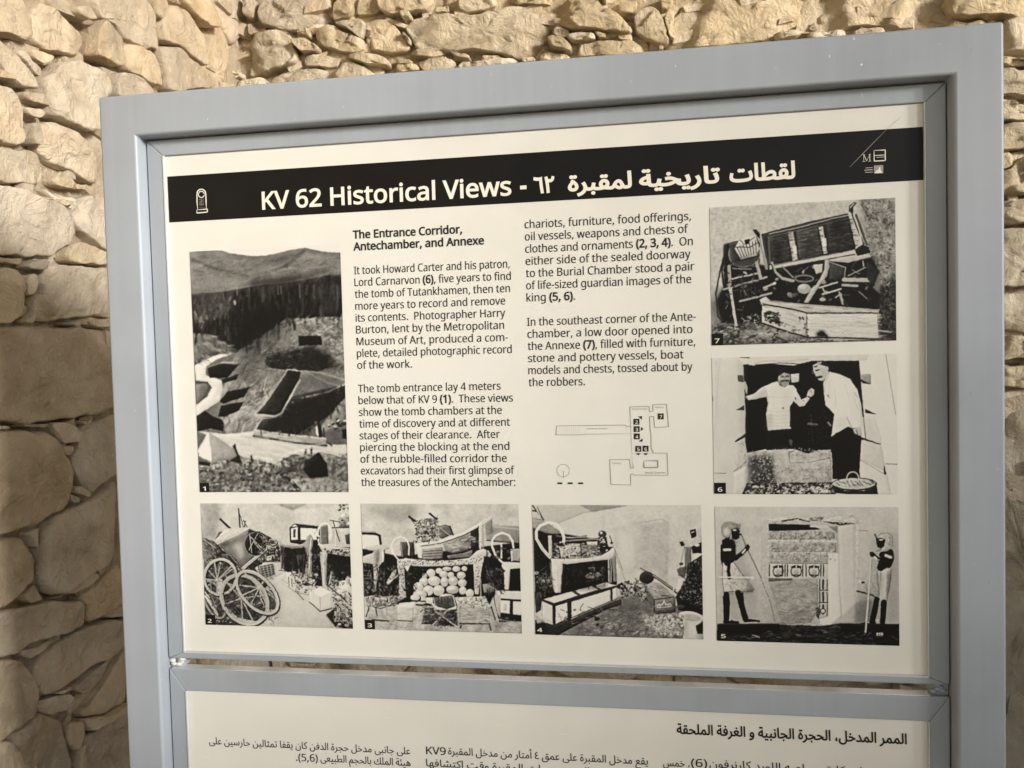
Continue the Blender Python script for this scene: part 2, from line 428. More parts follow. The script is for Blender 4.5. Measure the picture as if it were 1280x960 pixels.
def column(L, ox, oy, s, slots):
    pts = [P(ox+a/s, oy+b/s) for _, a, b, _ in L]
    z = np.array([p[1] for p in pts]); A = np.vstack([np.array(slots), np.ones(len(L))]).T
    k, c = np.linalg.lstsq(A, z, rcond=None)[0]
    x = np.median([p[0] for p in pts])
    for (t, a, b, r), sl in zip(L, slots):
        st, mask = bolds(t)
        zz = k*sl+c
        q = P(ox+r/s, oy+b/s); yy = oy+b/s
        for _ in range(8):
            q = on_y(ox+r/s, yy, 0); yy += (q.z-zz)*1100
        put_text('text_line', st, x, q.x, zz, ub, M_INK, LATIN, .0184, boldmask=mask, thin=.0012)
column(C1, 420, 270, 2.742, [0, 1]+[3+i for i in range(9)]+[13+i for i in range(9)])
column(C2, 640, 250, 2.596, [i for i in range(7)]+[8+i for i in range(6)])
# lower board, Arabic
def ar_px(s, xl, yl, xr, yr, size, bold=0, name='arabic_text_line'):
    a = P(xl, yl); b = P(xr, yr); return put_text(name, shape_ar(s), a[0], b[0], (a[1]+b[1])/2, lb, M_INK, ARAB, size, bold=bold)
ar_px('الممر المدخل، الحجرة الجانبية و الغرفة الملحقة', 846, 917.5, 1133.5, 929, .0262, .014, 'arabic_heading')
ar_px('على جانبى مدخل حجرة الدفن كان يقفا تمثالين حارسين على', 262, 932, 513, 940.5, .0205, .002)
ar_px('هيئة الملك بالحجم الطبيعى', 401, 952, 513.5, 957, .0205, .002)
def la_px(s, xl, yl, xr, yr, size):
    a = P(xl, yl); b_ = P(xr, yr); return put_text('arabic_text_line', s, a[0], b_[0], (a[1]+b_[1])/2, lb, M_INK, LATIN, size, thin=.004)
la_px('.(5,6)', 370.5, 951, 397.5, 952, .0185)
ar_px('يقع مدخل المقبرة على عمق ٤ أمتار من مدخل المقبرة', 560.5, 944, 810, 954.5, .0205, .002)
la_px('KV9', 533, 942.5, 557.5, 943.5, .0185)
ar_px('وتعرض هذه الصور حجرات المقبرة وقت اكتشافها', 533, 959, 812, 971, .0205, .002)
ar_px('احتاج هوارد كارتر و راعيه اللورد كارنرفون', 887, 960, 1134, 970, .0205, .002)
ar_px('، خمس', 829, 957.5, 862, 958.5, .0205, .002); la_px('(6)', 864, 958, 884, 959, .0185)

# fine scratches and scuffs on the boards
def stroke(name, pts, w, mat, par, y):
    V, Fc = [], []
    q = [P(*p) for p in pts]
    for i in range(len(q)-1):
        a, b = Vector(q[i]), Vector(q[i+1]); d = (b-a).normalized(); n = Vector((-d.y, d.x))*w/2
        k = len(V)
        e = n*(.35 if i == 0 else 1); g = n*(.35 if i == len(q)-2 else 1)
        V += [(a.x-e.x, y, a.y-e.y), (b.x-g.x, y, b.y-g.y), (b.x+g.x, y, b.y+g.y), (a.x+e.x, y, a.y+e.y)]; Fc.append([k, k+1, k+2, k+3])
    return mesh_obj(name, V, Fc, mat, par)
stroke('scratch', [(1062, 209), (1078, 192.5), (1106, 164)], .0006, M_SCR, ub, -.0009)
stroke('scratch', [(1106, 164), (1118, 153), (1127, 146)], .0004, M_SCR, ub, -.0009)
for pts in ([(484,881),(486.5,886)],[(481,896),(487,898)],[(416,890),(419,893),(421,891)],[(420,894),(424,893)],[(548,898),(551,902)],[(244,878),(247,885)],[(256,946),(263,947)],[(620,905),(626,906)],[(700,918),(708,917)],[(1006,882),(1009,888)],[(905,905),(911,903)]):
    stroke('scuff', pts, .0011, M_SCUFF, lb, -.0006)
for pts in ([(380,814),(384,815)],[(560,820),(561,824)],[(905,818),(911,819)],[(232,700),(233,712)],[(872,600),(873,606)]):
    stroke('scuff', pts, .0007, M_SCUFF, ub, -.0006)

# chips and specks in the paint of the outer frame
rc = random.Random(3)
for mat_, cnt in ((M_WORN, 16), (M_SCR, 22)):
    V, Fc = [], []
    for k in range(cnt):
        if rc.random() < .45: x, z = rc.uniform(-XO+.005, XO-.005), rc.uniform(ZI+.004, ZT-.004)
        else: x, z = rc.choice((-1, 1))*rc.uniform(XI+.004, XO-.004), rc.uniform(-.25, ZT)
        r_ = rc.uniform(.0003, .0007) if rc.random() < .85 else rc.uniform(.0008, .0012); n_ = 6; b_ = len(V); st = rc.uniform(.4, 2.4)
        V += [(x+r_*math.cos(i*1.047)*rc.uniform(.6, 1.2), YF-.00015, z+r_*st*math.sin(i*1.047)*rc.uniform(.6, 1.2)) for i in range(n_)]; Fc.append([b_+i for i in range(n_)])
    mesh_obj('paint_chips', V, Fc, mat_, fr if fr.name in PO else child_of(fr), kind='stuff')

# floor plan, drawn in thin lines
def FPx(x, y): return (680+x/7.382, 490+y/7.382)
def fp_line(pts, w=.00055, mat=None): 
    return stroke('plan_line', [FPx(*p) for p in pts], w, mat or M_LINE, ub, -.0004)
fp_line([(803,318),(768,318),(750,304),(118,313),(112,395),(340,395),(390,388),(805,384)])
fp_line([(815,640),(793,137),(970,133),(975,182),(1008,176),(1003,117),(1132,112),(1150,320),(1022,328),(1012,225),(975,226),(980,350),(988,380),(990,520),(1012,562),(1137,564),(1145,768),(828,766),(823,755)])
fp_line([(815,568),(1010,564)], .0004)
fp_line([(815,640),(826,700),(800,703),(790,622),(607,624),(618,852),(802,858),(800,757),(828,757)])
for i in range(11): fp_line([(140+i*19, 325), (141+i*19, 385)], .0003, M_GREYINK)
fp_line([(380,325),(382,385)], .0003, M_GREYINK); fp_line([(760,325),(762,385)], .0003, M_GREYINK)
fp_line([(922,635),(1050,633),(1051,695),(923,697),(922,635)], .0013, M_GREYINK)
fp_line([(178,724),(182,795)], .0009, M_INK)
fp_line([(178+58*math.cos(t*math.pi/12), 724+58*math.sin(t*math.pi/12)) for t in range(25)], .0004)
def fp_poly(pts, mat=M_INK):
    q = [P(*FPx(*p)) for p in pts]; return mesh_obj('plan_marker', [(a, -.0004, b) for a, b in q], [list(range(len(q)))[::-1]], mat, ub)
for x0, x1 in ((124,170),(220,266),(316,362)): fp_poly([(x0,833),(x1,834),(x1,850),(x0,849)])
for t in ([(870,225),(905,222),(905,255)],[(895,322),(918,341),(896,360)],[(910,428),(910,458),(874,456)],[(848,564),(894,564),(872,584)],[(916,564),(962,564),(940,584)]): fp_poly(t)
for ch, x, y in (('2',854,274),('3',856,342),('4',857,409),('5',870,524),('6',938,522),('7',1078,224)):
    o = fp_poly([(x-27,y-27),(x+27,y-27),(x+27,y+27),(x-27,y+27)])
    a = P(*FPx(x-10, y+19)); b = P(*FPx(x+12, y+19)); put_text('plan_number', ch, a[0], b[0], a[1], ub, M_WHITE, LATIN, .0072, bold=.01, y=-.0007)
for s_, xa, ya, xb in (('Antechamber',812,163,958),('Annexe',1025,147,1105),('Entrance Corridor',398,344,590),('Treasury',624,662,714),('Burial Chamber',938,752,1126)):
    a = P(*FPx(xa, ya)); b = P(*FPx(xb, ya)); put_text('plan_caption', s_, a[0], b[0], a[1], ub, M_GREYINK, LATIN, .0032 if s_[0] != 'B' else .0040, thin=.005)
# emblem at the left of the band (1 px = 1/16 of a photograph pixel)
def EPx(x, y): return (220+x/16, 220+y/16)
def em(pts, w=.0009, mat=None): return stroke('emblem', [EPx(*p) for p in pts], w, mat or M_WHITE, ub, -.0006)
arch = [(440,665),(425,520),(425,380)]+[(512-88*math.cos(t*math.pi/10), 355-88*math.sin(t*math.pi/10)) for t in range(1, 10)]+[(602,380),(607,520),(612,650)]
em(arch, .0013); em([(512+60*math.cos(t*math.pi/9), 370+62*math.sin(t*math.pi/9)) for t in range(19)], .0010)
em([(422,678),(632,662),(634,722),(424,742),(422,678)], .0012)
em([(455,480),(575,475)], .0006, M_GREYINK); em([(455,510),(575,500)], .0008, M_GREYINK); em([(460,545),(570,545)], .0010, M_GREYINK); em([(470,580),(565,575)], .0007); em([(512,450),(514,590)], .0010, M_GREYINK); em([(470,630),(580,625)], .0006, M_GREYINK)
em([(465,455),(560,530)], .0007, M_GREYINK); em([(560,455),(470,560)], .0007, M_GREYINK)
# small logos at the right of the band
def LPx(x, y): return (1060+x/10.67, 140+y/10.67)
def lg(pts, w, mat=None): return stroke('logo', [LPx(*p) for p in pts], w, mat or M_WHITE, ub, -.0006)
lg([(190,570),(225,568)],.0007); lg([(190,664),(232,662)],.0007); lg([(270,566),(305,564)],.0007); lg([(265,660),(308,657)],.0007)
lg([(207,570),(210,664)],.0010); lg([(288,566),(290,658)],.0016); lg([(210,570),(247,655)],.0015); lg([(247,655),(290,566)],.0008)
lg([(345,515),(495,508),(495,648),(347,657),(345,515)],.0010); lg([(350,582),(495,574)],.0018); lg([(375,606),(495,600)],.0011)
lg([(232,748),(326,744)],.0011); lg([(215,778),(328,772)],.0013); lg([(225,806),(328,803)],.0011)
lgp = [P(*LPx(*p)) for p in ((343,715),(466,708),(468,818),(345,824))]
mesh_obj('logo', [(a,-.0005,b) for a,b in lgp], [[3,2,1,0]], M_GREYINK, ub)
lgp = [P(*LPx(*p)) for p in ((350,818),(385,770),(400,778),(410,740),(425,732),(432,775),(455,815))]
mesh_obj('logo', [(a,-.0008,b) for a,b in lgp], [[6,5,4,3,2,1,0]], M_WHITE, ub)

# ------------------------------------------------------------ the seven monochrome pictures, printed flat on the board
_rng = np.random.default_rng(3)
def vnoise(h, w, cell, octs=4, ax=1.0, seed=0, gain=.55):
    rg = np.random.default_rng(seed); out = np.zeros((h, w)); amp = 1; tot = 0
    for o in range(octs):
        cy = max(cell/2**o, 1.0); cx = max(cell*ax/2**o, 1.0)
        gh, gw = int(h/cy)+3, int(w/cx)+3; g = rg.random((gh, gw))
        y = np.arange(h)/cy; x = np.arange(w)/cx
        yi, xi = y.astype(int), x.astype(int); fy, fx = (y-yi)[:, None], (x-xi)[None, :]
        fy = fy*fy*(3-2*fy); fx = fx*fx*(3-2*fx)
        a = g[yi][:, xi]; b = g[yi][:, xi+1]; c = g[yi+1][:, xi]; d = g[yi+1][:, xi+1]
        out += amp*((a*(1-fx)+b*fx)*(1-fy)+(c*(1-fx)+d*fx)*fy); tot += amp; amp *= gain
    return out/tot-.5
def blur(a, r):
    for _ in range(2):
        for ax in (0, 1):
            c = np.cumsum(np.pad(a, [(r+1, r) if i == ax else (0, 0) for i in (0, 1)], mode='edge'), axis=ax)
            n_ = a.shape[ax]
            a = (c[2*r+1:, :]-c[:n_, :])/(2*r+1) if ax == 0 else (c[:, 2*r+1:]-c[:, :n_])/(2*r+1)
    return a
class Pic:
    def __init__(s, ox, oy, sc, quad, g0, seed=1):
        s.o = (ox, oy, sc); s.q = quad; s.h, s.w = 490, 650; s.a = np.full((s.h, s.w), float(g0)); s.seed = seed*100; s.k = 0
    def mask(s, pts, soft=0):
        p = np.array(pts, float).reshape(-1, 2)/2
        x0, y0 = np.floor(p.min(0)).astype(int)-2-soft*3; x1, y1 = np.ceil(p.max(0)).astype(int)+3+soft*3
        x0, y0 = max(x0, 0), max(y0, 0); x1, y1 = min(x1, s.w), min(y1, s.h)
        if x1 <= x0 or y1 <= y0: return None
        X = np.arange(x0, x1)[None, :]+.0; Y = np.arange(y0, y1)[:, None]+.0
        M = np.zeros((y1-y0, x1-x0))
        for dx, dy in ((-.25, -.25), (.25, -.25), (-.25, .25), (.25, .25)):
            c = np.zeros(M.shape, bool); j = len(p)-1
            for i in range(len(p)):
                ax, ay = p[i]; bx, by = p[j]; j = i
                if ay == by: continue
                t = ((ay > Y+dy) != (by > Y+dy)) & (X+dx < (bx-ax)*(Y+dy-ay)/(by-ay)+ax); c ^= t
            M += c/4
        if soft: M = blur(M, soft)
        return (slice(y0, y1), slice(x0, x1)), M
    def poly(s, pts, g, n=10, cell=14, soft=0, g2=None, ax=1.0, al=1.0):
        if isinstance(pts, str): pts = [float(t) for t in pts.split()]
        r = s.mask(pts, soft)
        if r is None: return
        sl, M = r; s.k += 1
        v = g+vnoise(M.shape[0], M.shape[1], cell, 5, ax, s.seed+s.k, .64)*n*2.4
        if min(M.shape) > 9 and n:                     # light falls from the upper left in every picture
            r_ = 2 if min(M.shape) < 40 else 4
            Bm = blur(np.pad(M, 8, mode='edge' if False else 'constant'), r_)[8:-8, 8:-8]; Sm = np.roll(np.roll(Bm, r_, 0), r_, 1)
            v = v+(Bm-Sm)*min(60, 26+n)-(1-Bm)*22
            L_ = np.linspace(-1, 1, M.shape[0])[:, None]*.5+np.linspace(-1, 1, M.shape[1])[None, :]*.5
            v = v-L_*min(10, n*.8)
        if g2 is not None: v = v+(np.linspace(0, 1, M.shape[0])[:, None])*(g2-g)
        s.a[sl] = s.a[sl]*(1-M*al)+v*M*al
    def line(s, pts, w, g, al=1.0, jit=0):
        if isinstance(pts, str): pts = [float(t) for t in pts.split()]
        p = np.array(pts, float).reshape(-1, 2)/2; w = w/2
        if jit: p = p+_rng.normal(0, jit/2, p.shape)
        for a, b in zip(p[:-1], p[1:]):
            x0, y0 = np.floor(np.minimum(a, b)-w-1).astype(int); x1, y1 = np.ceil(np.maximum(a, b)+w+2).astype(int)
            x0, y0 = max(x0, 0), max(y0, 0); x1, y1 = min(x1, s.w), min(y1, s.h)
            if x1 <= x0 or y1 <= y0: continue
            X, Y = np.meshgrid(np.arange(x0, x1), np.arange(y0, y1)); d = b-a; L = max(d@d, 1e-6)
            t = np.clip(((X-a[0])*d[0]+(Y-a[1])*d[1])/L, 0, 1)
            D = np.hypot(X-a[0]-t*d[0], Y-a[1]-t*d[1]); M = np.clip(w/2+.5-D, 0, 1)*al
            s.a[y0:y1, x0:x1] = s.a[y0:y1, x0:x1]*(1-M)+g*M
    def ell(s, cx, cy, rx, ry, g, w=None, rot=0, a0=0, a1=360, n=8, soft=0):
        t = np.radians(np.linspace(a0, a1, 37)); c, k = math.cos(R(rot)), math.sin(R(rot))
        x = rx*np.cos(t); y = ry*np.sin(t); P_ = np.stack([cx+x*c-y*k, cy+x*k+y*c], 1).ravel()
        s.line(P_, w, g) if w else s.poly(list(P_), g, n, soft=soft)
    def tex(s, pts, amp, cell, octs=4, ax=1.0, soft=6):
        if isinstance(pts, str): pts = [float(t) for t in pts.split()]
        sl, M = s.mask(pts, soft); s.k += 1
        s.a[sl] += M*vnoise(M.shape[0], M.shape[1], cell, octs, ax, s.seed+s.k, .75)*amp*2.2
    def clutter(s, box, cnt, gs, size, seed):
        rg = np.random.default_rng(seed); x0, y0, x1, y1 = box
        for _ in range(cnt):
            x, y = rg.uniform(x0, x1), rg.uniform(y0, y1); L = rg.uniform(.4, 1)*size; a = rg.uniform(-1.2, 1.2)
            g = rg.choice(gs)+rg.normal(0, 8)
            if rg.random() < .5: s.line([x, y, x+L*math.cos(a), y+L*math.sin(a)], rg.uniform(2, 5), g)
            else: s.ell(x, y, L*.35, L*.22, g, rot=math.degrees(a))
    def rocks(s, box, cnt, gs, size, seed):
        rg = np.random.default_rng(seed); x0, y0, x1, y1 = box
        for _ in range(cnt):
            x, y = rg.uniform(x0, x1), rg.uniform(y0, y1); L = rg.uniform(.4, 1)*size; g = rg.choice(gs)
            t = np.sort(rg.uniform(0, 6.28, 6)); P_ = np.stack([x+L*np.cos(t), y+L*.6*np.sin(t)], 1)
            s.poly(list((P_+[2, 4]).ravel()), 25, 0); s.poly(list(P_.ravel()), g, 8)
    def hatch(s, pts, cnt, L, ang, spread, g0, g1, w=3, al=.6, seed=1):
        if isinstance(pts, str): pts = [float(t) for t in pts.split()]
        q = np.array(pts, float).reshape(-1, 2); pl = [Vector(a) for a in q.tolist()]; rg = np.random.default_rng(seed+s.seed)
        lo, hi = q.min(0), q.max(0); k = 0
        while k < cnt:
            k += 1; x, y = rg.uniform(lo[0], hi[0]), rg.uniform(lo[1], hi[1])
            if not inside(Vector((x, y)), pl): continue
            a = R(ang+rg.normal(0, spread)); l = L*rg.uniform(.3, 1)
            s.line([x, y, x+l*math.cos(a), y+l*math.sin(a)], w*rg.uniform(.8, 2.4), rg.uniform(g0-8, g1+12), min(1, al*rg.uniform(.6, 1.5)))
    def shade(s, pts, g, al=.5, soft=8): s.poly(pts, g, 0, soft=soft, al=al)
    def emit(s, white, num, numbox, numpos, label, hard=.45, grain=.8):
        """a fine sheet of small faces whose tones are the printed picture"""
        # rough every edge a little, then grain
        wx = vnoise(s.h, s.w, 9, 3, 1, s.seed+901)*2.2; wy = vnoise(s.h, s.w, 9, 3, 1, s.seed+902)*2.2
        Y, X = np.mgrid[0:s.h, 0:s.w]; X = np.clip(X+wx, 0, s.w-1.01); Y = np.clip(Y+wy, 0, s.h-1.01); xi, yi = X.astype(int), Y.astype(int); fx, fy = X-xi, Y-yi
        A = s.a; A = (A[yi, xi]*(1-fx)+A[yi, np.minimum(xi+1, s.w-1)]*fx)*(1-fy)+(A[np.minimum(yi+1, s.h-1), xi]*(1-fx)+A[np.minimum(yi+1, s.h-1), np.minimum(xi+1, s.w-1)]*fx)*fy
        A = A*(1-hard)+(blur(A, 1))*hard
        A = A+vnoise(s.h, s.w, 7, 3, 1, s.seed+903, .8)*20*(.25+np.clip(A, 0, 150)/150)*grain
        A = A+(A-blur(A, 4))*.30
        s.a = A+_rng.normal(0, 4.0, A.shape)
        ox, oy, sc = s.o
        c = [P(ox+x/sc, oy+y/sc) for x, y in s.q]
        x0 = (c[0][0]+c[3][0])/2; x1 = (c[1][0]+c[2][0])/2; z1 = (c[0][1]+c[1][1])/2; z0 = (c[2][1]+c[3][1])/2
        nx = int((x1-x0)/.00052); nz = int((z1-z0)/.00052)
        gx = np.linspace(x0, x1, nx); gz = np.linspace(z1, z0, nz); X, Z = np.meshgrid(gx, gz)
        # where each point of the board falls in the drawing
        M3 = np.array(W2C); q = np.stack([X, np.zeros_like(X), Z], -1)-np.array(CAM); r = q@M3.T
        px = 640+F_PX*r[..., 0]/r[..., 2]; py = 480+F_PX*r[..., 1]/r[..., 2]
        u = (px-ox)*sc/2; v = (py-oy)*sc/2
        u = np.clip(u, 0, s.w-2); v = np.clip(v, 0, s.h-2); ui, vi = u.astype(int), v.astype(int); fu, fv = u-ui, v-vi
        A = s.a; g = (A[vi, ui]*(1-fu)+A[vi, ui+1]*fu)*(1-fv)+(A[vi+1, ui]*(1-fu)+A[vi+1, ui+1]*fu)*fv
        g = np.clip(g, 8, white)
        t_ = np.clip(g/white, 0, 1); t_ = np.clip(t_+.065*np.sin(2*np.pi*(t_-.45)), 0, 1); alb = .70*t_**2.2+.006
        me = bpy.data.meshes.new('printed_picture')
        co = np.stack([X, np.full_like(X, -.0005), Z-GROUND], -1).reshape(-1, 3)
        idx = np.arange(nx*nz).reshape(nz, nx)
        fc = np.stack([idx[1:, :-1], idx[1:, 1:], idx[:-1, 1:], idx[:-1, :-1]], -1).reshape(-1, 4)
        me.vertices.add(len(co)); me.vertices.foreach_set('co', co.ravel())
        me.loops.add(fc.size); me.loops.foreach_set('vertex_index', fc.ravel())
        me.polygons.add(len(fc)); me.polygons.foreach_set('loop_start', np.arange(0, fc.size, 4)); 
        me.update(calc_edges=True)
        at = me.color_attributes.new('tone', 'FLOAT_COLOR', 'POINT')
        col = np.ones((len(co), 4)); al = alb.ravel(); col[:, 0] = al; col[:, 1] = al*.975; col[:, 2] = al*.90
        at.data.foreach_set('color', col.ravel())
        me.materials.append(M_PHOTO)
        o = bpy.data.objects.new('printed_picture', me); o['label'] = label; link(o, ub)
        # black square with its number
        qx0, qy0, qx1, qy1 = numbox
        a = P(ox+qx0/sc, oy+qy1/sc); b = P(ox+qx1/sc, oy+qy0/sc)
        mesh_obj('number_tag', [(a[0], -.0006, a[1]), (b[0], -.0006, a[1]), (b[0], -.0006, b[1]), (a[0], -.0006, b[1])], [[0, 1, 2, 3]], M_BLACK, ub)
        a = P(ox+numpos[0]/sc, oy+numpos[3]/sc); b = P(ox+numpos[2]/sc, oy+numpos[3]/sc)
        hh = P(ox+numpos[0]/sc, oy+numpos[1]/sc)[1]-a[1]
        put_text('picture_number', num, a[0], b[0], a[1], ub, M_WHITE, LATIN, hh/.715, bold=.008, y=-.0009)

# 1: valley of tombs with cliffs, excavated pit and tent
p = Pic(200, 280, 2.665, [(101, 80), (601, 80), (629, 893), (131, 893)], 255, 1)
p.poly('90 96 130 88 160 82 200 88 250 98 300 106 350 104 400 94 440 84 485 79 530 88 575 94 620 96 640 930 100 930', 92, 16, 30)
p.poly('90 130 200 110 300 118 380 130 480 95 640 110 640 180 420 190 90 235', 100, 14, 18, soft=4)
p.line('110 120 190 150 300 175', 10, 70, .5); p.line('480 90 420 140 330 175', 12, 66, .5); p.line('300 180 420 150 600 140', 8, 125, .4)
p.poly('95 232 220 222 300 208 400 196 470 186 560 168 640 175 640 320 560 310 480 320 420 310 380 350 300 410 250 430 200 395 110 360', 34, 16, 16, ax=.35)
p.tex('95 232 640 170 640 330 300 420 100 360', 22, 20, 4, .25)
for x in (255, 297, 325, 392, 402, 465, 512, 590): p.line([x, 205+_rng.uniform(-8, 6), x+3, 235+_rng.uniform(-5, 25)], 4, 105, .7)
p.line('105 232 220 222 300 207 440 192 560 168', 5, 120, .6)
p.poly('108 360 180 370 240 410 290 430 220 430 160 440 112 475', 88, 12, 14); p.line('115 372 200 420 260 432', 4, 130, .8); p.line('112 410 150 400 210 430', 4, 120, .8)
p.poly('250 430 300 395 380 345 430 312 500 315 620 310 640 560 620 540 560 580 470 590 440 650 300 660 200 700 205 560 230 500', 98, 22, 12)
p.line('400 330 430 318 460 330 520 312 610 312', 7, 160, .8); p.line('380 360 300 410 262 470 232 500', 8, 130, .6); p.line('430 350 390 390 340 440', 5, 75, .6)
p.poly('462 374 535 372 540 402 465 404', 38, 6); p.poly('350 455 380 438 430 430 500 410 570 440 600 470 520 490 470 485 380 482 352 470', 48, 16, 8)
p.line('545 375 600 395 640 410', 4, 145, .7); p.line('440 430 520 445 612 450', 4, 130, .6); p.line('470 490 540 495 614 520', 5, 150, .8); p.line('550 460 620 455', 14, 110, .7)
p.line('355 448 420 430 440 418', 5, 140, .8); p.line('360 480 440 492', 4, 150, .7)
# pale winding road at the left
p.poly('118 470 180 440 235 428 240 434 190 450 155 475 152 505 205 520 210 550 200 590 160 615 122 640 112 640 118 600 160 575 172 545 160 525 120 520', 190, 12, 14)
p.poly('120 535 155 530 168 548 150 580 122 605', 92, 14); p.line('122 528 158 528 170 545', 4, 60)
p.poly('160 480 200 465 262 470 225 512 165 512', 48, 12); p.line('160 480 210 462 260 462', 4, 150)
p.poly('205 520 262 500 255 518 212 530', 55, 10)
p.poly('200 590 225 560 300 543 280 575 210 597', 38, 8); p.poly('195 640 205 605 278 592 265 620 215 640', 40, 10)
p.poly('122 640 150 622 175 640 215 655 210 690 170 680 125 690', 30, 10)
p.poly('210 650 290 600 380 560 380 640 330 655 310 700 220 700', 120, 18, 12)
p.line('355 510 345 550 360 580 330 610', 4, 160, .7); p.line('300 560 370 545', 4, 130, .7); p.ell(300, 610, 16, 24, 140, w=4)
# the long pit
p.poly('425 488 470 492 462 520 405 625 385 637 318 632 350 600', 42, 12, 12, g2=62); p.line('425 486 470 490', 5, 190); p.line('424 490 350 600 316 634', 4, 165, .8); p.line('466 520 408 626', 5, 170)
p.line('316 634 386 640 408 628 402 648 340 650 312 690', 6, 150)
p.poly('440 575 620 535 618 575 560 640 470 690 450 705 320 690 340 650 405 645', 40, 14, 12, g2=55)
p.line('470 580 560 560 620 532', 5, 160, .9); p.line('480 490 560 530 600 540', 4, 150, .6)
p.poly('560 640 618 580 624 660 600 690 520 700', 108, 22, 9); p.line('520 660 530 700', 10, 190); p.rocks((560, 640, 625, 680), 14, [60, 150, 180], 9, 4)
# road and low wall
p.poly('125 690 220 700 310 690 450 712 560 735 622 735 626 780 560 765 440 790 400 800 300 790 250 760 200 720', 170, 10, 30)
p.poly('315 684 440 700 555 714 556 738 430 722 310 704', 128, 14, 8); p.line('312 706 430 726 556 740', 6, 45); p.line('316 686 440 703 552 714', 4, 185, .8)
p.line('556 728 574 740', 5, 40); p.line('530 672 536 705', 12, 35); p.line('545 680 548 708', 6, 50); p.line('522 662 524 700', 4, 215)
p.poly('608 685 624 682 624 716 610 714', 22, 4)
# tent
p.poly('125 755 148 715 165 690 200 720 245 748 262 780 232 790 135 770', 150, 10, 10); p.poly('165 690 170 700 165 788 128 772 150 720', 190, 8, 8)
for x in (135, 150, 165, 182, 200, 222): p.line([165, 692, x, 786], 3, 88, .75)
p.line('165 690 160 688 150 680', 3, 70); p.line('245 740 272 790', 6, 40); p.line('250 735 252 760', 6, 35)
# foreground rubble
p.poly('131 800 200 780 300 780 380 800 440 770 540 760 628 790 632 930 125 930', 96, 30, 7)
p.tex('131 800 300 780 628 790 632 930 125 930', 55, 6, 3, soft=4); p.rocks((135, 800, 380, 890), 40, [120, 150, 60, 170], 9, 5)
p.poly('400 790 440 768 500 765 490 820 420 830', 62, 22, 7); p.poly('485 790 530 760 556 800 560 840 500 845 480 820', 28, 12, 6); p.line('483 770 487 752', 7, 40); p.line('505 768 506 748', 7, 40)
p.poly('420 850 560 845 628 860 630 893 470 893', 135, 14, 10); p.line('385 828 430 850 466 888', 12, 45); p.line('305 772 308 790', 6, 40)
p.hatch('100 110 620 110 620 180 460 190 300 205 100 235', 420, 40, -14, 16, 60, 125, 3, .20)
p.shade('300 190 480 170 560 150 420 205 300 215', 40, .7, 5); p.shade('340 110 480 90 470 120 380 140', 70, .5, 5); p.shade('100 190 220 175 330 190 220 220 100 230', 118, .6, 6)
p.hatch('110 235 300 212 560 172 620 180 620 300 480 320 400 340 300 400 120 350', 500, 55, 90, 6, 12, 70, 4, .45)
p.shade('110 240 230 226 240 290 160 320 120 350', 84, .55, 6); p.hatch('110 240 240 226 230 300 120 345', 90, 26, 92, 20, 40, 110, 4, .5)
p.shade('500 200 600 180 606 300 540 310', 62, .5, 8); p.shade('280 290 420 270 420 330 300 410 240 420', 16, .8, 9); p.ell(250, 262, 4, 9, 130)
p.hatch('112 362 180 372 240 410 200 440 112 470', 160, 24, 28, 20, 55, 150, 2.5, .4)
p.hatch('250 440 380 345 430 315 620 312 620 520 470 480 420 560 300 640 215 560', 1300, 26, -36, 22, 45, 150, 2.0, .38)
p.hatch('430 318 620 314 620 520 540 470 540 400', 520, 20, 20, 30, 55, 170, 2.0, .42)
p.hatch('355 445 500 412 590 470 470 486', 160, 18, 0, 40, 15, 100, 5, .7); p.rocks((355, 425, 520, 480), 40, [20, 60, 110, 140], 7, 51)
p.poly('462 374 535 372 540 402 465 404', 24, 5); p.shade('500 400 580 450 600 480 520 490 460 470', 30, .5, 6)
p.hatch('440 575 618 535 612 600 500 695 330 690', 420, 22, 80, 40, 18, 74, 3, .5); p.shade('440 600 600 545 560 640 470 690 340 680', 24, .45, 6)
p.rocks((408, 500, 470, 640), 26, [170, 190, 120], 4, 52)
p.hatch('225 560 300 545 380 560 370 640 260 700 200 700', 220, 34, -60, 30, 60, 160, 3, .4)
p.hatch('220 700 310 690 560 740 600 760 440 790 300 780', 160, 70, 6, 10, 130, 195, 3, .3)
p.hatch('131 800 200 780 380 800 470 890 135 892', 900, 8, 0, 60, 30, 180, 3, .6); p.hatch('400 780 628 765 628 892 480 892', 520, 9, 20, 60, 40, 165, 3, .5)
p.poly('128 758 165 692 172 790 140 778', 212, 6, 12, ax=.3); p.poly('165 692 248 750 262 782 190 790 172 790', 128, 8, 12, ax=.3); p.poly('158 770 170 735 172 792', 225, 4); p.poly('232 790 262 770 272 795', 40, 6); p.poly('131 790 170 795 165 806 131 800', 35, 6)
p.poly('425 488 470 492 462 520 405 625 385 637 318 632 350 600', 26, 8, 12, g2=50); p.line('424 490 350 600 316 634', 5, 150, .7); p.line('466 520 408 626', 6, 165, .8); p.line('316 634 386 640 408 628', 7, 150)
p.poly('160 480 200 465 262 470 225 512 165 512', 30, 10); p.poly('200 590 225 560 300 543 280 575 210 597', 24, 8); p.poly('195 640 205 605 278 592 265 620 215 640', 26, 8); p.poly('205 520 262 500 255 518 212 530', 34, 8)
p.shade('350 440 400 425 500 410 560 430 580 470 500 486 360 478', 30, .6, 4); p.shade('440 600 600 545 560 640 470 690 330 688', 26, .6, 5); p.shade('262 430 380 350 420 330 400 400 300 500 240 520', 52, .45, 10)
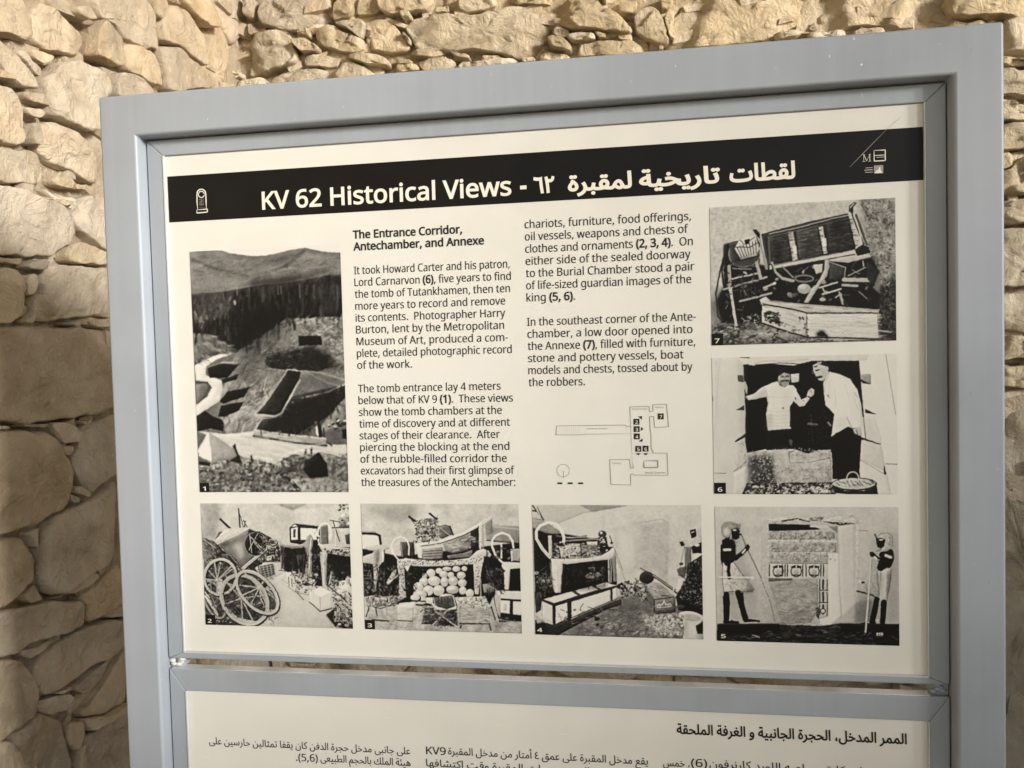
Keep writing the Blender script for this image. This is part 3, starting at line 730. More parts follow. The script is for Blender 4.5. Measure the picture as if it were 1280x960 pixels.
p.shade('460 500 600 500 600 540 440 575', 80, .5, 6); p.shade('131 820 240 800 380 820 470 893 131 893', 60, .35, 10); p.shade('420 790 560 780 628 830 628 893 480 860', 70, .35, 8); p.poly('485 790 530 760 556 800 560 840 500 845 480 820', 24, 12, 6)
p.emit(205, '1', (134, 862, 164, 893), (144, 868, 154, 888), 'tall monochrome picture of a desert valley with a tent and a dug pit')

# 7: heap of furniture, couch tipped on its side, white wooden box
p = Pic(870, 230, 4.364, [(77, 128), (1087, 76), (1091, 854), (85, 880)], 178, 7)
p.poly('60 120 1100 60 1110 900 60 900', 190, 16, 40); p.tex('60 100 1100 60 1100 600 60 700', 30, 8, 3)
p.poly('880 60 1100 60 1100 900 990 900 1000 600 940 360', 138, 30, 26, soft=8); p.tex('900 60 1100 60 1100 900 960 900', 55, 12, 4)
p.poly('1000 560 1095 480 1095 860 1000 850', 62, 28, 24, soft=8); p.poly('60 640 130 560 180 600 200 760 90 780', 120, 20, 20, soft=8)
p.poly('960 350 1000 470 980 580 940 540', 105, 20, soft=6); p.line('900 110 930 160', 10, 80, .6)
# floor
p.poly('80 770 250 740 380 760 480 790 600 840 760 850 1000 850 1095 850 1095 890 80 890', 92, 34, 12); p.tex('80 760 600 780 900 860 80 890', 70, 8, 4)
p.poly('230 800 420 780 560 820 560 850 330 850', 145, 26, 14, soft=6); p.line('200 745 300 740 350 760', 8, 190, .7)
# dark heap
p.poly('150 330 185 320 260 420 400 450 700 410 740 420 960 400 995 480 960 560 1000 600 1000 690 600 660 380 630 360 760 140 760 110 640 150 560', 30, 12, 12, soft=2)
p.clutter((150, 460, 400, 740), 46, [20, 60, 110, 150], 46, 11); p.clutter((420, 450, 980, 650), 60, [16, 50, 90, 140], 60, 12)
p.poly('1000 580 985 690 1080 700 1050 600', 48, 12, soft=8)
# tall chair at the left
p.line('165 340 130 480 108 600 118 720 150 760', 9, 70); p.line('172 330 140 470 150 560', 8, 40)
p.ell(262, 380, 88, 76, 92, n=14); p.ell(262, 384, 84, 70, 135, w=5); p.poly('180 320 330 285 350 330 330 400 195 430', 70, 18)
p.poly('210 350 240 300 325 278 345 350 330 392 245 412', 205, 10, 6)
for i in range(7): p.line([222+i*17, 345-i*6, 250+i*13, 400-i*3], 4, 70)
p.line('215 345 290 345 340 320', 5, 75); p.line('240 305 262 330 320 290', 4, 90); p.poly('262 305 292 298 290 325 270 330', 25, 4)
p.line('190 440 340 450 345 410', 10, 95); p.line('200 460 300 465', 6, 190, .7); p.line('180 450 186 580', 18, 160); p.line('188 575 222 795', 15, 198); p.line('185 520 335 488', 9, 190); p.line('150 575 385 508', 10, 170); p.line('330 430 352 512', 18, 170); p.line('240 640 410 596', 12, 160); p.line('190 560 340 530', 5, 120)
p.line('260 480 275 490 265 480', 8, 210); p.line('370 566 432 540', 11, 175); p.ell(428, 543, 8, 8, 215)
for i in range(5): p.line([240+i*20, 560, 246+i*20, 630], 3, 105, .8)
# couch frame
p.poly('350 275 440 250 640 200 830 160 870 345 860 375 640 420 440 460 400 465 380 400', 52, 14, 10, ax=1.6)
p.poly('400 285 500 262 525 412 420 445', 66, 16, 6, ax=2); p.poly('545 255 665 230 690 385 560 412', 80, 16, 6, ax=2); p.poly('712 215 835 190 862 350 722 378', 58, 16, 6, ax=2)
p.poly('500 262 528 258 555 412 528 420', 205, 14, 12); p.line('500 270 520 418', 8, 48); p.poly('668 236 690 230 716 376 696 384', 215, 14, 12); p.line('664 240 690 382', 8, 40)
p.line('372 282 560 235 700 196 832 168', 12, 75); p.line('400 272 560 238 740 190 830 170', 5, 190, .8); p.line('392 290 560 252 740 208 836 186', 4, 120, .8)
p.line('410 456 560 428 700 402 862 372', 26, 205); p.line('410 468 560 440 700 414 866 384', 6, 70); p.line('420 446 560 418 720 388 850 362', 4, 110)
p.line('345 265 360 360 385 462', 14, 150); p.line('365 290 380 380 398 460', 9, 80); p.line('352 270 368 362', 5, 215); p.line('396 290 404 430', 12, 100)
p.line('836 150 852 200 880 280 900 335', 20, 200); p.line('845 150 870 220 915 330', 8, 60); p.line('872 170 905 260 930 330', 14, 90); p.line('858 160 886 240 905 320', 5, 225)
p.poly('832 150 835 120 862 98 878 104 858 124 856 160', 62, 14); p.line('842 130 862 106', 5, 190); p.poly('308 250 330 248 350 275 345 300 320 270', 40, 8)
p.poly('865 360 905 330 945 345 950 375 880 392', 34, 10)
# curved leg, stools, jars
p.line('415 430 430 480 470 515 530 528', 15, 165); p.line('412 440 426 486 466 524 528 540', 6, 50); p.line('470 450 530 510', 8, 140)
p.poly('700 412 724 412 728 450 716 500 670 560 612 650 588 645 630 570 680 510 698 460', 178, 16, 12); p.line('698 420 694 470 650 550', 8, 55); p.poly('640 440 690 436 688 480 655 492', 200, 12)
p.ell(590, 572, 38, 28, 170); p.ell(582, 562, 22, 14, 205); p.ell(590, 516, 50, 18, 120, w=10)
p.poly('722 420 780 400 950 385 955 398 830 430', 190, 16, 10); p.poly('728 430 812 456 808 510 770 530 725 520', 70, 18); p.line('724 424 815 455 808 520', 6, 150); p.line('830 500 925 455', 7, 150)
p.line('806 522 950 524', 22, 185, .95); p.line('800 550 880 556', 14, 170); p.line('800 535 945 540', 5, 50); p.line('910 420 915 450', 6, 180); p.poly('930 420 990 470 970 560 935 520', 52, 14)
p.line('672 566 770 536', 9, 195); p.line('690 602 790 572', 9, 205); p.line('690 565 705 600', 9, 170); p.line('760 620 790 600 800 640', 8, 170); p.line('780 590 800 655', 10, 160); p.ell(690, 630, 18, 10, 170)
# box
p.poly('345 630 380 614 410 640 600 655 1000 685 992 706 700 706 605 702 360 660', 200, 16, 14, ax=2); p.line('365 655 520 682 605 704 990 704', 7, 40); p.line('400 640 600 660 990 690', 4, 120, .7)
p.poly('360 665 604 708 606 832 480 800 358 756', 206, 18, 12); p.poly('606 710 996 708 998 842 820 834 606 832', 222, 10, 12, ax=3)
p.line('608 764 780 768 996 766', 3, 140, .7); p.line('604 705 605 832', 5, 80); p.line('365 700 480 730 604 765', 3, 130, .6)
p.poly('370 702 400 690 442 705 452 760 420 752 380 735', 45, 16, 8); p.poly('660 815 690 800 720 832 665 830', 60, 10); p.line('358 758 480 800 606 836 820 840 998 846', 8, 40); p.line('990 706 998 844', 5, 90)
for x, y in ((735, 800), (800, 810), (860, 740), (596, 780), (560, 800)): p.ell(x, y, 4, 3, 60)
p.hatch('80 130 830 85 840 160 560 225 350 265 200 290 100 480', 900, 8, 0, 70, 130, 225, 3, .35)
p.hatch('900 90 1085 80 1088 840 1000 680 1000 480 940 380', 900, 16, 60, 60, 40, 190, 3.5, .45); p.hatch('1000 560 1090 520 1090 850 1000 840', 260, 16, 70, 50, 10, 90, 5, .5)
p.hatch('85 770 240 745 350 770 600 850 1090 855 1090 878 90 878', 700, 26, -8, 30, 20, 205, 4, .5)
p.hatch('400 285 500 262 525 412 420 445', 200, 40, -6, 2, 30, 120, 2.5, .5); p.hatch('545 255 665 230 690 385 560 412', 220, 40, -8, 2, 40, 135, 2.5, .5); p.hatch('712 215 835 190 862 350 722 378', 200, 40, -8, 3, 20, 110, 2.5, .5)
p.shade('740 205 800 195 810 260 750 270', 20, .5, 8); p.shade('412 330 460 300 480 400 430 430', 30, .5, 8); p.shade('600 300 660 300 640 400 570 400', 50, .4, 8)
p.poly('684 300 708 296 714 340 694 344', 240, 4); p.poly('524 340 545 336 552 380 534 384', 238, 4); p.shade('500 262 520 260 528 300 508 305', 120, .7, 3)
p.hatch('360 665 604 708 606 832 358 756', 130, 60, 14, 5, 120, 235, 3, .4); p.hatch('606 712 996 710 998 840 610 830', 200, 90, 1, 4, 170, 240, 3, .4); p.line('606 775 700 778 996 775', 2.5, 120, .5); p.hatch('380 640 600 660 990 690 980 702 605 700', 90, 80, 5, 6, 100, 230, 3, .5)
p.ell(408, 728, 26, 18, 190, n=24); p.hatch('370 700 450 700 452 760 372 745', 60, 18, 10, 60, 10, 90, 5, .8); p.hatch('560 720 610 720 610 830 560 800', 20, 14, 20, 60, 40, 90, 4, .7); p.hatch('440 740 560 780 560 830 440 770', 26, 16, 20, 40, 40, 110, 4, .6)
p.shade('650 812 690 795 730 836 660 834', 25, .8, 4); p.hatch('150 470 340 470 340 620 160 640', 90, 30, -14, 30, 10, 110, 3, .6)
p.shade('200 400 330 392 300 445 210 445', 60, .5, 6); p.hatch('230 720 350 700 350 770 230 770', 60, 26, -10, 40, 20, 190, 3, .7)
p.emit(250, '7', (86, 815, 148, 880), (102, 832, 128, 868), 'monochrome picture of a tipped couch over heaped chairs and a white box')

# 6: two men at an opened doorway
p = Pic(870, 430, 4.571, [(90, 78), (1145, 56), (1150, 860), (105, 856)], 228, 6)
p.poly('60 40 1180 40 1180 900 60 900', 232, 5, 50); p.poly('90 78 235 74 275 120 290 856 105 856', 208, 10, 40)
p.line('138 80 120 300 100 560', 2, 150, .7); p.line('105 738 172 738', 3, 70); p.line('95 300 97 322', 5, 80, .8)
p.poly('225 560 288 530 288 700 215 730', 195, 12, 12, ax=.5); p.poly('215 738 290 690 290 800 240 856 215 856', 214, 8); p.line('215 728 288 672', 3, 90)
p.poly('245 60 985 56 975 92 930 96 800 92 560 110 400 100 330 118 270 118', 214, 10, 16); p.line('250 76 305 78', 7, 60)
p.poly('270 118 330 122 420 112 560 122 660 96 930 96 968 540 932 560 935 770 780 770 776 620 700 606 640 626 560 600 400 600 290 625 286 400', 16, 5, 20)
p.line('330 110 400 98 520 98 640 88', 8, 185); p.line('340 118 480 108 590 114', 5, 70)
p.poly('270 118 300 115 286 400 292 620 280 560 282 400', 30, 4)
# left and right blocked jambs
p.poly('236 178 270 178 272 218 240 216', 55, 10); p.poly('228 378 275 348 275 378', 40, 6); p.poly('222 555 288 505 288 530 225 560', 28, 5)
p.poly('938 172 998 170 1000 228 940 218', 150, 18); p.poly('936 198 1000 230 950 224', 40, 6); p.poly('965 370 1030 400 1000 398 965 392', 25, 5); p.poly('935 526 1058 570 1050 576 940 542', 22, 4)
p.poly('935 420 1020 410 1060 540 1055 572 940 530', 222, 6); p.poly('938 545 1060 580 1085 730 940 660', 205, 12, 10); p.poly('935 665 1085 740 1110 860 1040 860 1010 780 935 765', 222, 8)
p.line('1083 60 1140 400', 4, 110, .8); p.poly('1075 690 1088 745 1072 745', 40, 5); p.line('1085 684 1150 686', 4, 60); p.line('935 660 1080 745', 3, 110); p.line('1090 750 1112 856', 3, 140, .7); p.line('930 100 968 540', 5, 60)
# rough low wall and rubble
p.poly('292 620 400 610 445 592 500 590 540 615 600 612 640 628 700 606 770 602 778 780 770 800 292 800', 172, 24, 12)
p.tex('292 620 445 592 770 602 778 800 292 800', 50, 12, 4); p.poly('295 640 440 640 450 800 300 800', 66, 26, 14, soft=8); p.line('530 620 536 680 640 676 770 650', 4, 60); p.line('530 618 560 610', 4, 60)
for i in range(26): x, y = _rng.uniform(560, 770), _rng.uniform(690, 780); p.line([x, y, x+_rng.uniform(-16, 16), y+_rng.uniform(2, 16)], 3, 90, .7)
p.poly('290 795 780 790 800 860 260 860', 40, 14, 8); p.rocks((300, 805, 780, 856), 46, [200, 170, 120, 215], 24, 6); p.ell(700, 836, 40, 20, 222)
p.rocks((300, 805, 420, 850), 20, [60, 40, 150], 14, 8)
for i in range(46): x, y = _rng.uniform(640, 770), _rng.uniform(380, 600); p.line([x, y, x+_rng.uniform(-14, 14), y+_rng.uniform(-3, 9)], 3, 105, .55)
p.line('640 455 690 460', 12, 120, .8); p.line('755 450 768 465', 12, 150, .8); p.line('655 400 668 560', 3, 110, .7)
# left man, pale jersey
p.poly('478 160 500 148 530 155 540 195 528 235 500 246 478 232 466 200', 170, 12, 8); p.poly('464 170 476 146 505 138 534 148 538 172 500 164 476 180', 30, 5)
p.line('485 190 505 188', 5, 60); p.line('512 188 530 188', 5, 60); p.line('490 214 526 212', 8, 35); p.line('508 190 510 208', 4, 120); p.poly('480 200 490 235 500 244 480 235', 100, 8); p.line('498 228 518 228', 4, 90)
p.poly('540 172 590 168 588 216 545 222', 200, 14); p.line('548 180 585 190', 5, 235)
p.poly('392 240 440 220 470 214 478 236 505 248 528 234 556 236 575 262 560 320 536 360 536 470 545 484 410 494 400 400 410 340', 226, 7, 16, ax=3)
p.poly('392 238 412 300 300 322 282 300 330 284 372 250', 206, 10); p.poly('290 305 300 322 275 250 272 215 282 212 296 250', 175, 10)
p.poly('560 240 582 280 602 318 636 300 650 312 620 352 592 358 550 318', 222, 8); p.poly('632 298 640 266 660 252 676 262 672 290 650 308', 198, 12); p.line('640 300 655 308', 6, 40); p.line('655 262 660 280', 4, 120)
for y in (300, 380, 405, 425, 445, 465): p.line([408, y, 470, y+6, 536, y], 3, 176, .7)
p.poly('406 494 545 484 560 560 560 600 400 606', 24, 5); p.ell(497, 367, 7, 6, 110); p.line('410 300 415 340 405 390', 6, 170, .6)
p.poly('530 540 555 550 552 590 535 580', 90, 12, soft=2)
# right man, white jacket
p.poly('666 122 700 104 740 110 762 140 752 190 726 212 704 208 690 190 672 160', 208, 10, 8); p.poly('700 106 730 100 764 124 766 160 742 150 740 128 712 118', 50, 8); p.poly('690 104 720 98 710 120 690 118', 150, 8); p.ell(748, 142, 8, 14, 190)
p.line('672 128 690 122', 5, 110); p.line('690 190 718 184', 8, 35); p.line('676 150 690 160', 4, 130); p.line('718 206 740 196', 5, 130)
p.poly('728 220 762 158 820 172 880 200 920 260 942 340 950 420 945 476 890 482 870 470 800 510 772 530 790 400 740 350 730 280', 238, 3, 16); p.line('762 168 738 220 735 280', 4, 165); p.line('862 420 888 480', 4, 120); p.line('905 280 920 300', 8, 130, .6); p.line('930 330 948 460', 5, 190); p.line('790 250 800 360', 4, 205)
p.poly('895 484 940 476 948 520 925 530 905 512', 175, 14); p.line('915 490 925 520', 4, 60); p.poly('772 530 800 508 870 480 905 510 945 528 935 700 930 768 782 770', 14, 4)
# basket
p.ell(905, 800, 130, 38, 90); p.ell(902, 795, 118, 28, 190, n=26); p.ell(902, 795, 120, 30, 215, w=6); p.ell(902, 800, 128, 36, 40, w=5)
p.poly('775 800 790 850 860 858 1040 858 1030 800 960 838 850 838', 45, 16, 8); p.ell(895, 770, 34, 40, 190, w=7, a0=180, a1=360); p.ell(895, 770, 26, 32, 50, w=3, a0=180, a1=360)
for i in range(18): p.line([800+i*12, 790+_rng.uniform(-12, 12), 820+i*12, 805+_rng.uniform(-10, 8)], 4, _rng.choice([60, 230]), .9)
p.shade('236 90 275 120 286 600 255 600', 150, .35, 6); p.shade('105 90 130 90 118 850 105 850', 190, .5, 5); p.shade('940 420 1000 420 1050 560 960 540', 190, .4, 8); p.hatch('225 570 285 540 285 690 222 720', 60, 18, 90, 20, 120, 200, 3, .4)
p.hatch('292 620 445 592 770 604 776 790 292 795', 700, 9, 0, 70, 90, 225, 3, .5); p.shade('440 600 520 592 530 640 770 660 770 700 450 700', 205, .4, 6)
p.hatch('300 800 775 800 790 856 270 856', 340, 16, -10, 50, 20, 225, 4, .7)
p.shade('400 400 440 400 430 490 405 490', 170, .7, 5); p.shade('500 260 530 250 530 480 505 484', 195, .45, 7); p.shade('320 296 400 262 402 290 330 320', 176, .5, 4); p.shade('560 300 600 350 560 330', 170, .5, 4)
p.shade('470 205 500 244 486 244 468 215', 70, .6, 2); p.shade('515 180 535 190 528 230 515 225', 140, .5, 3); p.poly('486 206 528 204 530 216 520 220 507 213 492 220 484 216', 22, 3)
p.shade('486 212 530 210 528 228 490 230', 120, .8, 1); p.poly('484 208 507 204 532 208 530 216 507 213 486 218', 24, 3); p.line('684 152 700 149', 7, 45); p.line('702 148 712 146', 5, 90); p.line('484 187 498 185', 6, 25); p.line('512 185 528 184', 6, 25); p.line('507 190 509 206', 3, 110); p.line('480 178 500 178', 3, 80); p.line('510 177 530 177', 3, 80)
p.shade('740 170 770 200 770 340 748 300', 205, .5, 6); p.shade('880 220 935 300 945 440 905 440', 212, .55, 9); p.shade('800 430 860 400 870 460 800 500', 210, .6, 6); p.line('850 230 880 330 890 430', 3, 190, .6); p.line('900 300 925 370', 3, 170, .6)
p.poly('668 130 690 122 698 128 680 136', 60, 3); p.poly('692 186 720 180 722 190 700 196', 24, 3); p.shade('720 130 745 140 745 190 720 195', 150, .5, 4); p.line('668 150 664 165', 4, 120)
p.hatch('560 240 660 260 760 260 770 560 560 560', 120, 12, 0, 60, 18, 50, 3, .5)
p.shade('478 165 532 165 536 200 526 236 504 246 484 236 472 205', 165, .35, 2); p.shade('672 130 700 112 730 140 735 190 710 200 684 186', 176, .45, 3); p.line('684 152 700 149', 7, 40); p.poly('688 186 716 180 720 190 704 196 690 194', 22, 3); p.line('668 148 664 166 676 172', 4, 110)
p.emit(238, '6', (104, 792, 170, 855), (124, 808, 150, 842), 'monochrome picture of two men standing in a broken doorway beside a basket', grain=.3)

# 2: chariot wheels at the left, beds and boxes at the right
p = Pic(240, 620, 5.332, [(130, 48), (1046, 52), (1073, 884), (90, 856)], 150, 2)
p.q = [(62, 48), (1046, 52), (1073, 884), (90, 857)]
p.poly('40 30 1100 30 1100 900 40 900', 158, 12, 60); p.poly('40 30 190 30 150 260 60 300', 128, 10, 40, soft=12); p.poly('560 50 770 50 680 95 660 90', 120, 8, soft=3); p.poly('680 95 1060 50 1060 260 690 200', 168, 8, 40, soft=4)
p.tex('40 40 1060 40 1060 300 40 300', 22, 30, 4); p.poly('520 560 640 500 780 640 900 760 940 884 520 860', 160, 10, 40)
p.poly('480 780 560 740 760 780 940 870 940 890 430 890', 150, 12, 40, soft=6)
# posts at the back
p.line('312 85 322 215', 9, 40); p.line('320 120 345 210', 5, 50); p.line('345 160 370 210', 6, 60); p.line('356 168 352 205', 8, 60); p.line('190 155 255 216', 14, 45)
# chariot mass
p.poly('70 280 150 300 180 240 380 215 520 280 590 320 590 440 480 440 420 480 480 560 560 640 560 760 420 860 200 860 90 850 84 470', 52, 18, 14, soft=1)
p.tex('80 300 560 300 560 860 90 850', 50, 9, 4); p.clutter((110, 440, 520, 840), 90, [20, 35, 70, 110, 150], 60, 21)
p.poly('68 276 100 280 160 330 180 420 110 420 80 340', 72, 22, 10); p.line('75 285 150 340', 8, 140, .8); p.poly('68 300 130 400 90 440 68 400', 105, 18)
p.poly('150 300 215 225 250 216 375 208 380 220 300 258 170 322', 160, 12, 16); p.poly('180 322 300 258 380 222 370 290 350 340 375 385 430 380 340 485 300 430', 98, 14, 24); p.poly('260 330 340 300 360 380 330 440', 125, 12, soft=8)
p.line('172 320 300 258 378 216', 8, 180, .8); p.line('160 325 250 400 340 490', 12, 30); p.line('180 330 260 400 330 480', 5, 140, .7)
p.line('340 486 440 400 520 330 590 300', 17, 142); p.line('334 478 436 390 516 320', 5, 190, .8); p.line('345 496 450 410', 5, 25)
p.ell(425, 320, 72, 76, 32, n=8); p.ell(425, 320, 74, 78, 110, w=5); p.ell(420, 310, 46, 60, 26); 
for a in ((385, 250, 400, 380), (410, 300, 500, 410), (440, 250, 380, 360), (390, 270, 470, 350)): p.line(list(a), 5, 150)
p.line('380 235 450 240 530 285', 8, 35); p.line('540 290 575 300 590 350', 8, 160); p.ell(540, 315, 32, 28, 130, w=8); p.poly('500 400 535 395 530 430 500 430', 160, 10); p.clutter((460, 330, 590, 440), 26, [25, 80, 130], 34, 22)
p.poly('440 470 540 450 560 520 460 560', 60, 14); 
for i in range(5): p.line([450+i*24, 468-i*3, 470+i*22, 548-i*6], 5, 135); p.line([446, 480+i*16, 556, 462+i*14], 4, 120)
p.line('440 555 600 520', 5, 140); p.line('580 495 640 500', 5, 60)
# wheels
def wheel(cx, cy, rx, ry, rot, w, hx, hy, spokes=6, g=168):
    p.ell(cx+4, cy+6, rx, ry, 25, w=w+5, rot=rot); p.ell(cx, cy, rx, ry, g, w=w, rot=rot); p.ell(cx-2, cy-3, rx+w*.2, ry+w*.2, min(g+30, 215), w=3, rot=rot)
    for k in range(spokes):
        t = k*2*math.pi/spokes+.35; c, s_ = math.cos(R(rot)), math.sin(R(rot)); ex, ey = rx*.95*math.cos(t), ry*.95*math.sin(t)
        p.line([hx, hy, cx+ex*c-ey*s_, cy+ex*s_+ey*c], 9, g-5)
    p.ell(hx, hy, 13, 11, g+10)
wheel(190, 540, 105, 118, 10, 20, 170, 560, 6, 145); wheel(150, 690, 62, 130, -22, 15, 130, 650, 4, 120)
wheel(352, 690, 140, 176, -38, 27, 330, 680, 4, 165)
p.line('190 560 185 640 215 740 300 820 420 845', 25, 170); p.line('180 560 176 640 206 750 295 832', 4, 210, .8)
wheel(436, 642, 172, 98, 46, 22, 450, 610, 6, 172); p.ell(510, 690, 42, 82, 165, w=9, rot=-32)
p.line('90 665 170 790', 14, 185); p.line('88 640 120 680', 6, 215); p.rocks((130, 800, 260, 856), 20, [150, 60, 180, 110], 14, 9)
# right: shrine box on a bed
p.poly('650 210 690 178 850 198 855 320 720 322 655 310', 42, 8); p.poly('662 218 705 205 706 290 664 292', 205, 8); p.poly('725 212 832 218 834 290 726 292', 212, 6); p.poly('664 205 686 188 706 202', 190, 8); p.line('690 180 840 196', 7, 160); p.poly('675 220 692 218 692 276 676 276', 70, 10)
p.poly('590 316 720 330 780 290 850 330 1060 340 1060 600 980 560 930 480 900 640 870 600 760 590 600 480', 26, 8, 14)
p.clutter((600, 380, 860, 580), 34, [50, 90, 120], 50, 23); p.clutter((880, 420, 1060, 600), 26, [40, 70, 110], 50, 24)
p.line('598 322 670 340 730 335 780 300', 22, 128); p.line('600 316 680 330 740 322', 5, 180, .8); p.poly('765 270 790 250 812 290 802 350 800 540 770 556 752 510 766 400 750 340', 118, 16, 14); p.line('795 280 788 350 780 520', 7, 185, .8); p.line('815 320 800 540', 6, 40)
p.line('602 330 600 480', 9, 95); p.line('615 340 610 480', 6, 130); p.line('620 290 618 310 640 330', 8, 150); p.ell(628, 292, 18, 30, 165, w=6, a0=90, a1=270)
p.ell(883, 250, 44, 70, 200, w=12, a0=170, a1=380); p.line('838 250 850 320 870 345', 11, 200); p.line('926 250 918 290', 10, 200); p.poly('858 205 905 190 912 320 862 330', 88, 14); p.clutter((795, 240, 850, 300), 14, [200, 60], 20, 28)
p.poly('850 330 920 330 1060 355 1060 405 940 385 870 372', 152, 16, 10); p.line('860 330 1000 345', 5, 200, .7)
for i in range(16): p.ell(940+(i % 8)*15, 356+(i//8)*18, 5, 3, 50)
p.poly('850 370 905 375 905 460 896 560 920 640 900 655 870 620 862 480', 132, 16, 14); p.line('880 380 876 470 880 580 905 640', 9, 175, .8); p.line('905 385 900 560', 6, 50)
p.poly('690 392 750 390 752 420 700 425', 110, 14); p.line('708 420 716 520', 10, 118); p.line('745 420 740 510', 6, 90)
p.poly('975 150 1050 130 1056 210 985 212', 120, 24); p.clutter((975, 60, 1050, 210), 30, [60, 90, 210], 44, 25); p.line('940 165 985 300', 7, 60); p.line('955 205 958 330', 5, 190); p.poly('985 220 1052 215 1055 330 1010 340', 165, 20); p.poly('1020 260 1052 250 1054 320 1030 320', 60, 10)
p.line('920 160 990 175', 6, 70); p.line('935 210 1050 210', 8, 60)
# small boxes on the floor
p.poly('628 512 690 500 710 530 690 600 650 602', 182, 12); p.line('645 540 650 598', 6, 60); p.line('665 545 668 600', 6, 60); p.poly('680 530 730 520 840 560 830 590 760 600 690 570', 60, 20); p.poly('720 520 820 560 800 590 740 560', 165, 18); p.poly('690 530 740 560 720 590 690 560', 150, 12); p.clutter((690, 560, 800, 640), 22, [30, 60, 120], 34, 26)
p.line('690 630 745 690', 8, 60); p.line('640 602 690 640 780 660', 5, 90)
p.poly('783 630 860 605 932 640 930 745 855 765 785 705', 176, 10); p.poly('783 630 860 606 932 642 855 672', 205, 6); p.line('855 675 855 765', 4, 110); p.line('785 706 855 768 930 750', 8, 40)
p.ell(1015, 592, 36, 30, 200); p.ell(1050, 560, 26, 32, 190); p.ell(990, 660, 46, 40, 175); p.ell(1050, 640, 30, 34, 165)
p.poly('895 790 960 740 1075 780 1075 890 960 884', 30, 10); p.line('900 590 1075 740', 9, 60); p.line('935 690 1075 830', 11, 165); p.line('945 680 1070 770', 6, 40); p.line('895 800 960 880', 8, 120); p.clutter((930, 700, 1070, 880), 34, [25, 140, 100], 70, 27); p.line('960 760 975 830', 14, 110)
p.hatch('70 300 180 300 300 450 340 490 300 540 90 470', 260, 24, 50, 30, 20, 190, 3, .45); p.hatch('110 430 560 540 560 830 120 850', 700, 24, 30, 60, 10, 150, 3, .5)
p.hatch('400 250 560 290 580 420 440 460', 220, 22, 40, 60, 15, 170, 3, .6); p.hatch('600 350 860 340 860 590 600 480', 260, 30, 85, 20, 10, 110, 4, .5); p.hatch('880 420 1055 420 1055 580 930 600', 200, 26, 60, 40, 8, 100, 4, .5)
p.hatch('640 500 840 520 830 640 700 630', 180, 18, 40, 60, 30, 200, 4, .6); p.hatch('930 600 1065 650 1068 880 930 800', 260, 30, 40, 40, 20, 190, 4, .6)
p.shade('600 560 780 650 880 780 800 860 640 860', 176, .35, 14); p.shade('520 600 600 640 590 760 540 800', 110, .5, 10); p.shade('180 320 260 290 240 330 200 345', 50, .6, 5); p.shade('290 330 330 330 350 400 320 420', 150, .5, 6)
p.shade('150 300 280 225 370 216 300 250 190 300', 190, .5, 4); p.hatch('150 300 230 225 370 214 300 258 172 320', 90, 40, -28, 8, 110, 200, 3, .4)
wheel(190, 540, 106, 118, 10, 17, 170, 560, 5, 150); wheel(352, 690, 140, 176, -38, 24, 330, 680, 3, 152); wheel(436, 642, 172, 96, 46, 20, 450, 610, 4, 158)
p.hatch('200 640 300 620 330 800 230 780', 80, 20, 30, 60, 8, 120, 4, .6); p.hatch('360 640 440 640 500 740 400 720', 60, 20, 30, 60, 8, 150, 4, .5)
p.shade('845 330 1050 350 1050 400 860 372', 150, .3, 4); p.line('858 325 920 322 1050 350', 7, 190, .7); p.hatch('870 345 1050 365 1050 400 870 368', 60, 8, 0, 40, 30, 70, 5, .8)
p.shade('100 460 560 520 570 800 300 860 90 800', 60, .22, 10); p.shade('595 340 760 345 760 500 600 470', 26, .5, 5); p.shade('905 400 1060 410 1056 540 940 560', 24, .5, 5)
p.emit(198, '2', (93, 792, 156, 856), (108, 806, 134, 842), 'monochrome picture of loose chariot wheels beside long beds and boxes')

# 3: cow-shaped bed over stacked oval boxes
p = Pic(440, 620, 5.052, [(60, 48), (1052, 50), (1073, 866), (82, 842)], 165, 3)
p.poly('30 30 1100 30 1100 900 30 900', 162, 12, 60); p.tex('40 40 1080 40 1080 280 40 280', 30, 30, 4); p.poly('100 50 420 50 360 140 300 180 170 120', 130, 10, 30, soft=14)
p.poly('60 330 300 380 1075 290 1080 640 900 620 860 700 300 700 80 640', 24, 8, 20, soft=1)
p.poly('80 700 300 680 900 720 1075 780 1080 870 80 850', 140, 22, 24); p.tex('80 700 1075 760 1080 870 80 850', 30, 12, 3)
p.poly('840 180 1060 190 1060 300 850 280', 118, 14, 20); p.line('850 280 1060 300', 6, 40); p.line('890 190 1055 210', 4, 160)
# left bed end and box
p.poly('65 245 175 250 180 310 65 335', 195, 10, 20); p.line('65 235 150 238 175 250 182 300', 15, 22); p.line('65 222 150 226', 4, 120)
p.poly('68 380 130 360 160 310 210 305 240 330 210 345 200 410 175 440 150 600 140 600 135 430 68 420', 150, 20, 16); p.poly('140 345 175 330 170 400 150 480', 105, 16, soft=3); p.line('196 355 196 412', 8, 215); p.line('205 340 205 600', 5, 60)
p.line('75 470 120 470 120 520 75 520', 7, 90); p.line('75 500 115 500', 4, 110); p.clutter((75, 520, 220, 640), 26, [30, 60, 100], 40, 31)
p.ell(280, 310, 24, 40, 170, w=8); p.poly('305 290 390 290 400 380 312 385', 60, 14); p.line('310 290 318 380', 5, 130); p.poly('270 300 305 295 305 345 275 345', 165, 14)
p.ell(305, 330, 56, 72, 205, w=8, a0=150, a1=360); p.line('252 330 268 370 292 400', 9, 205); p.line('360 330 360 370', 8, 210)
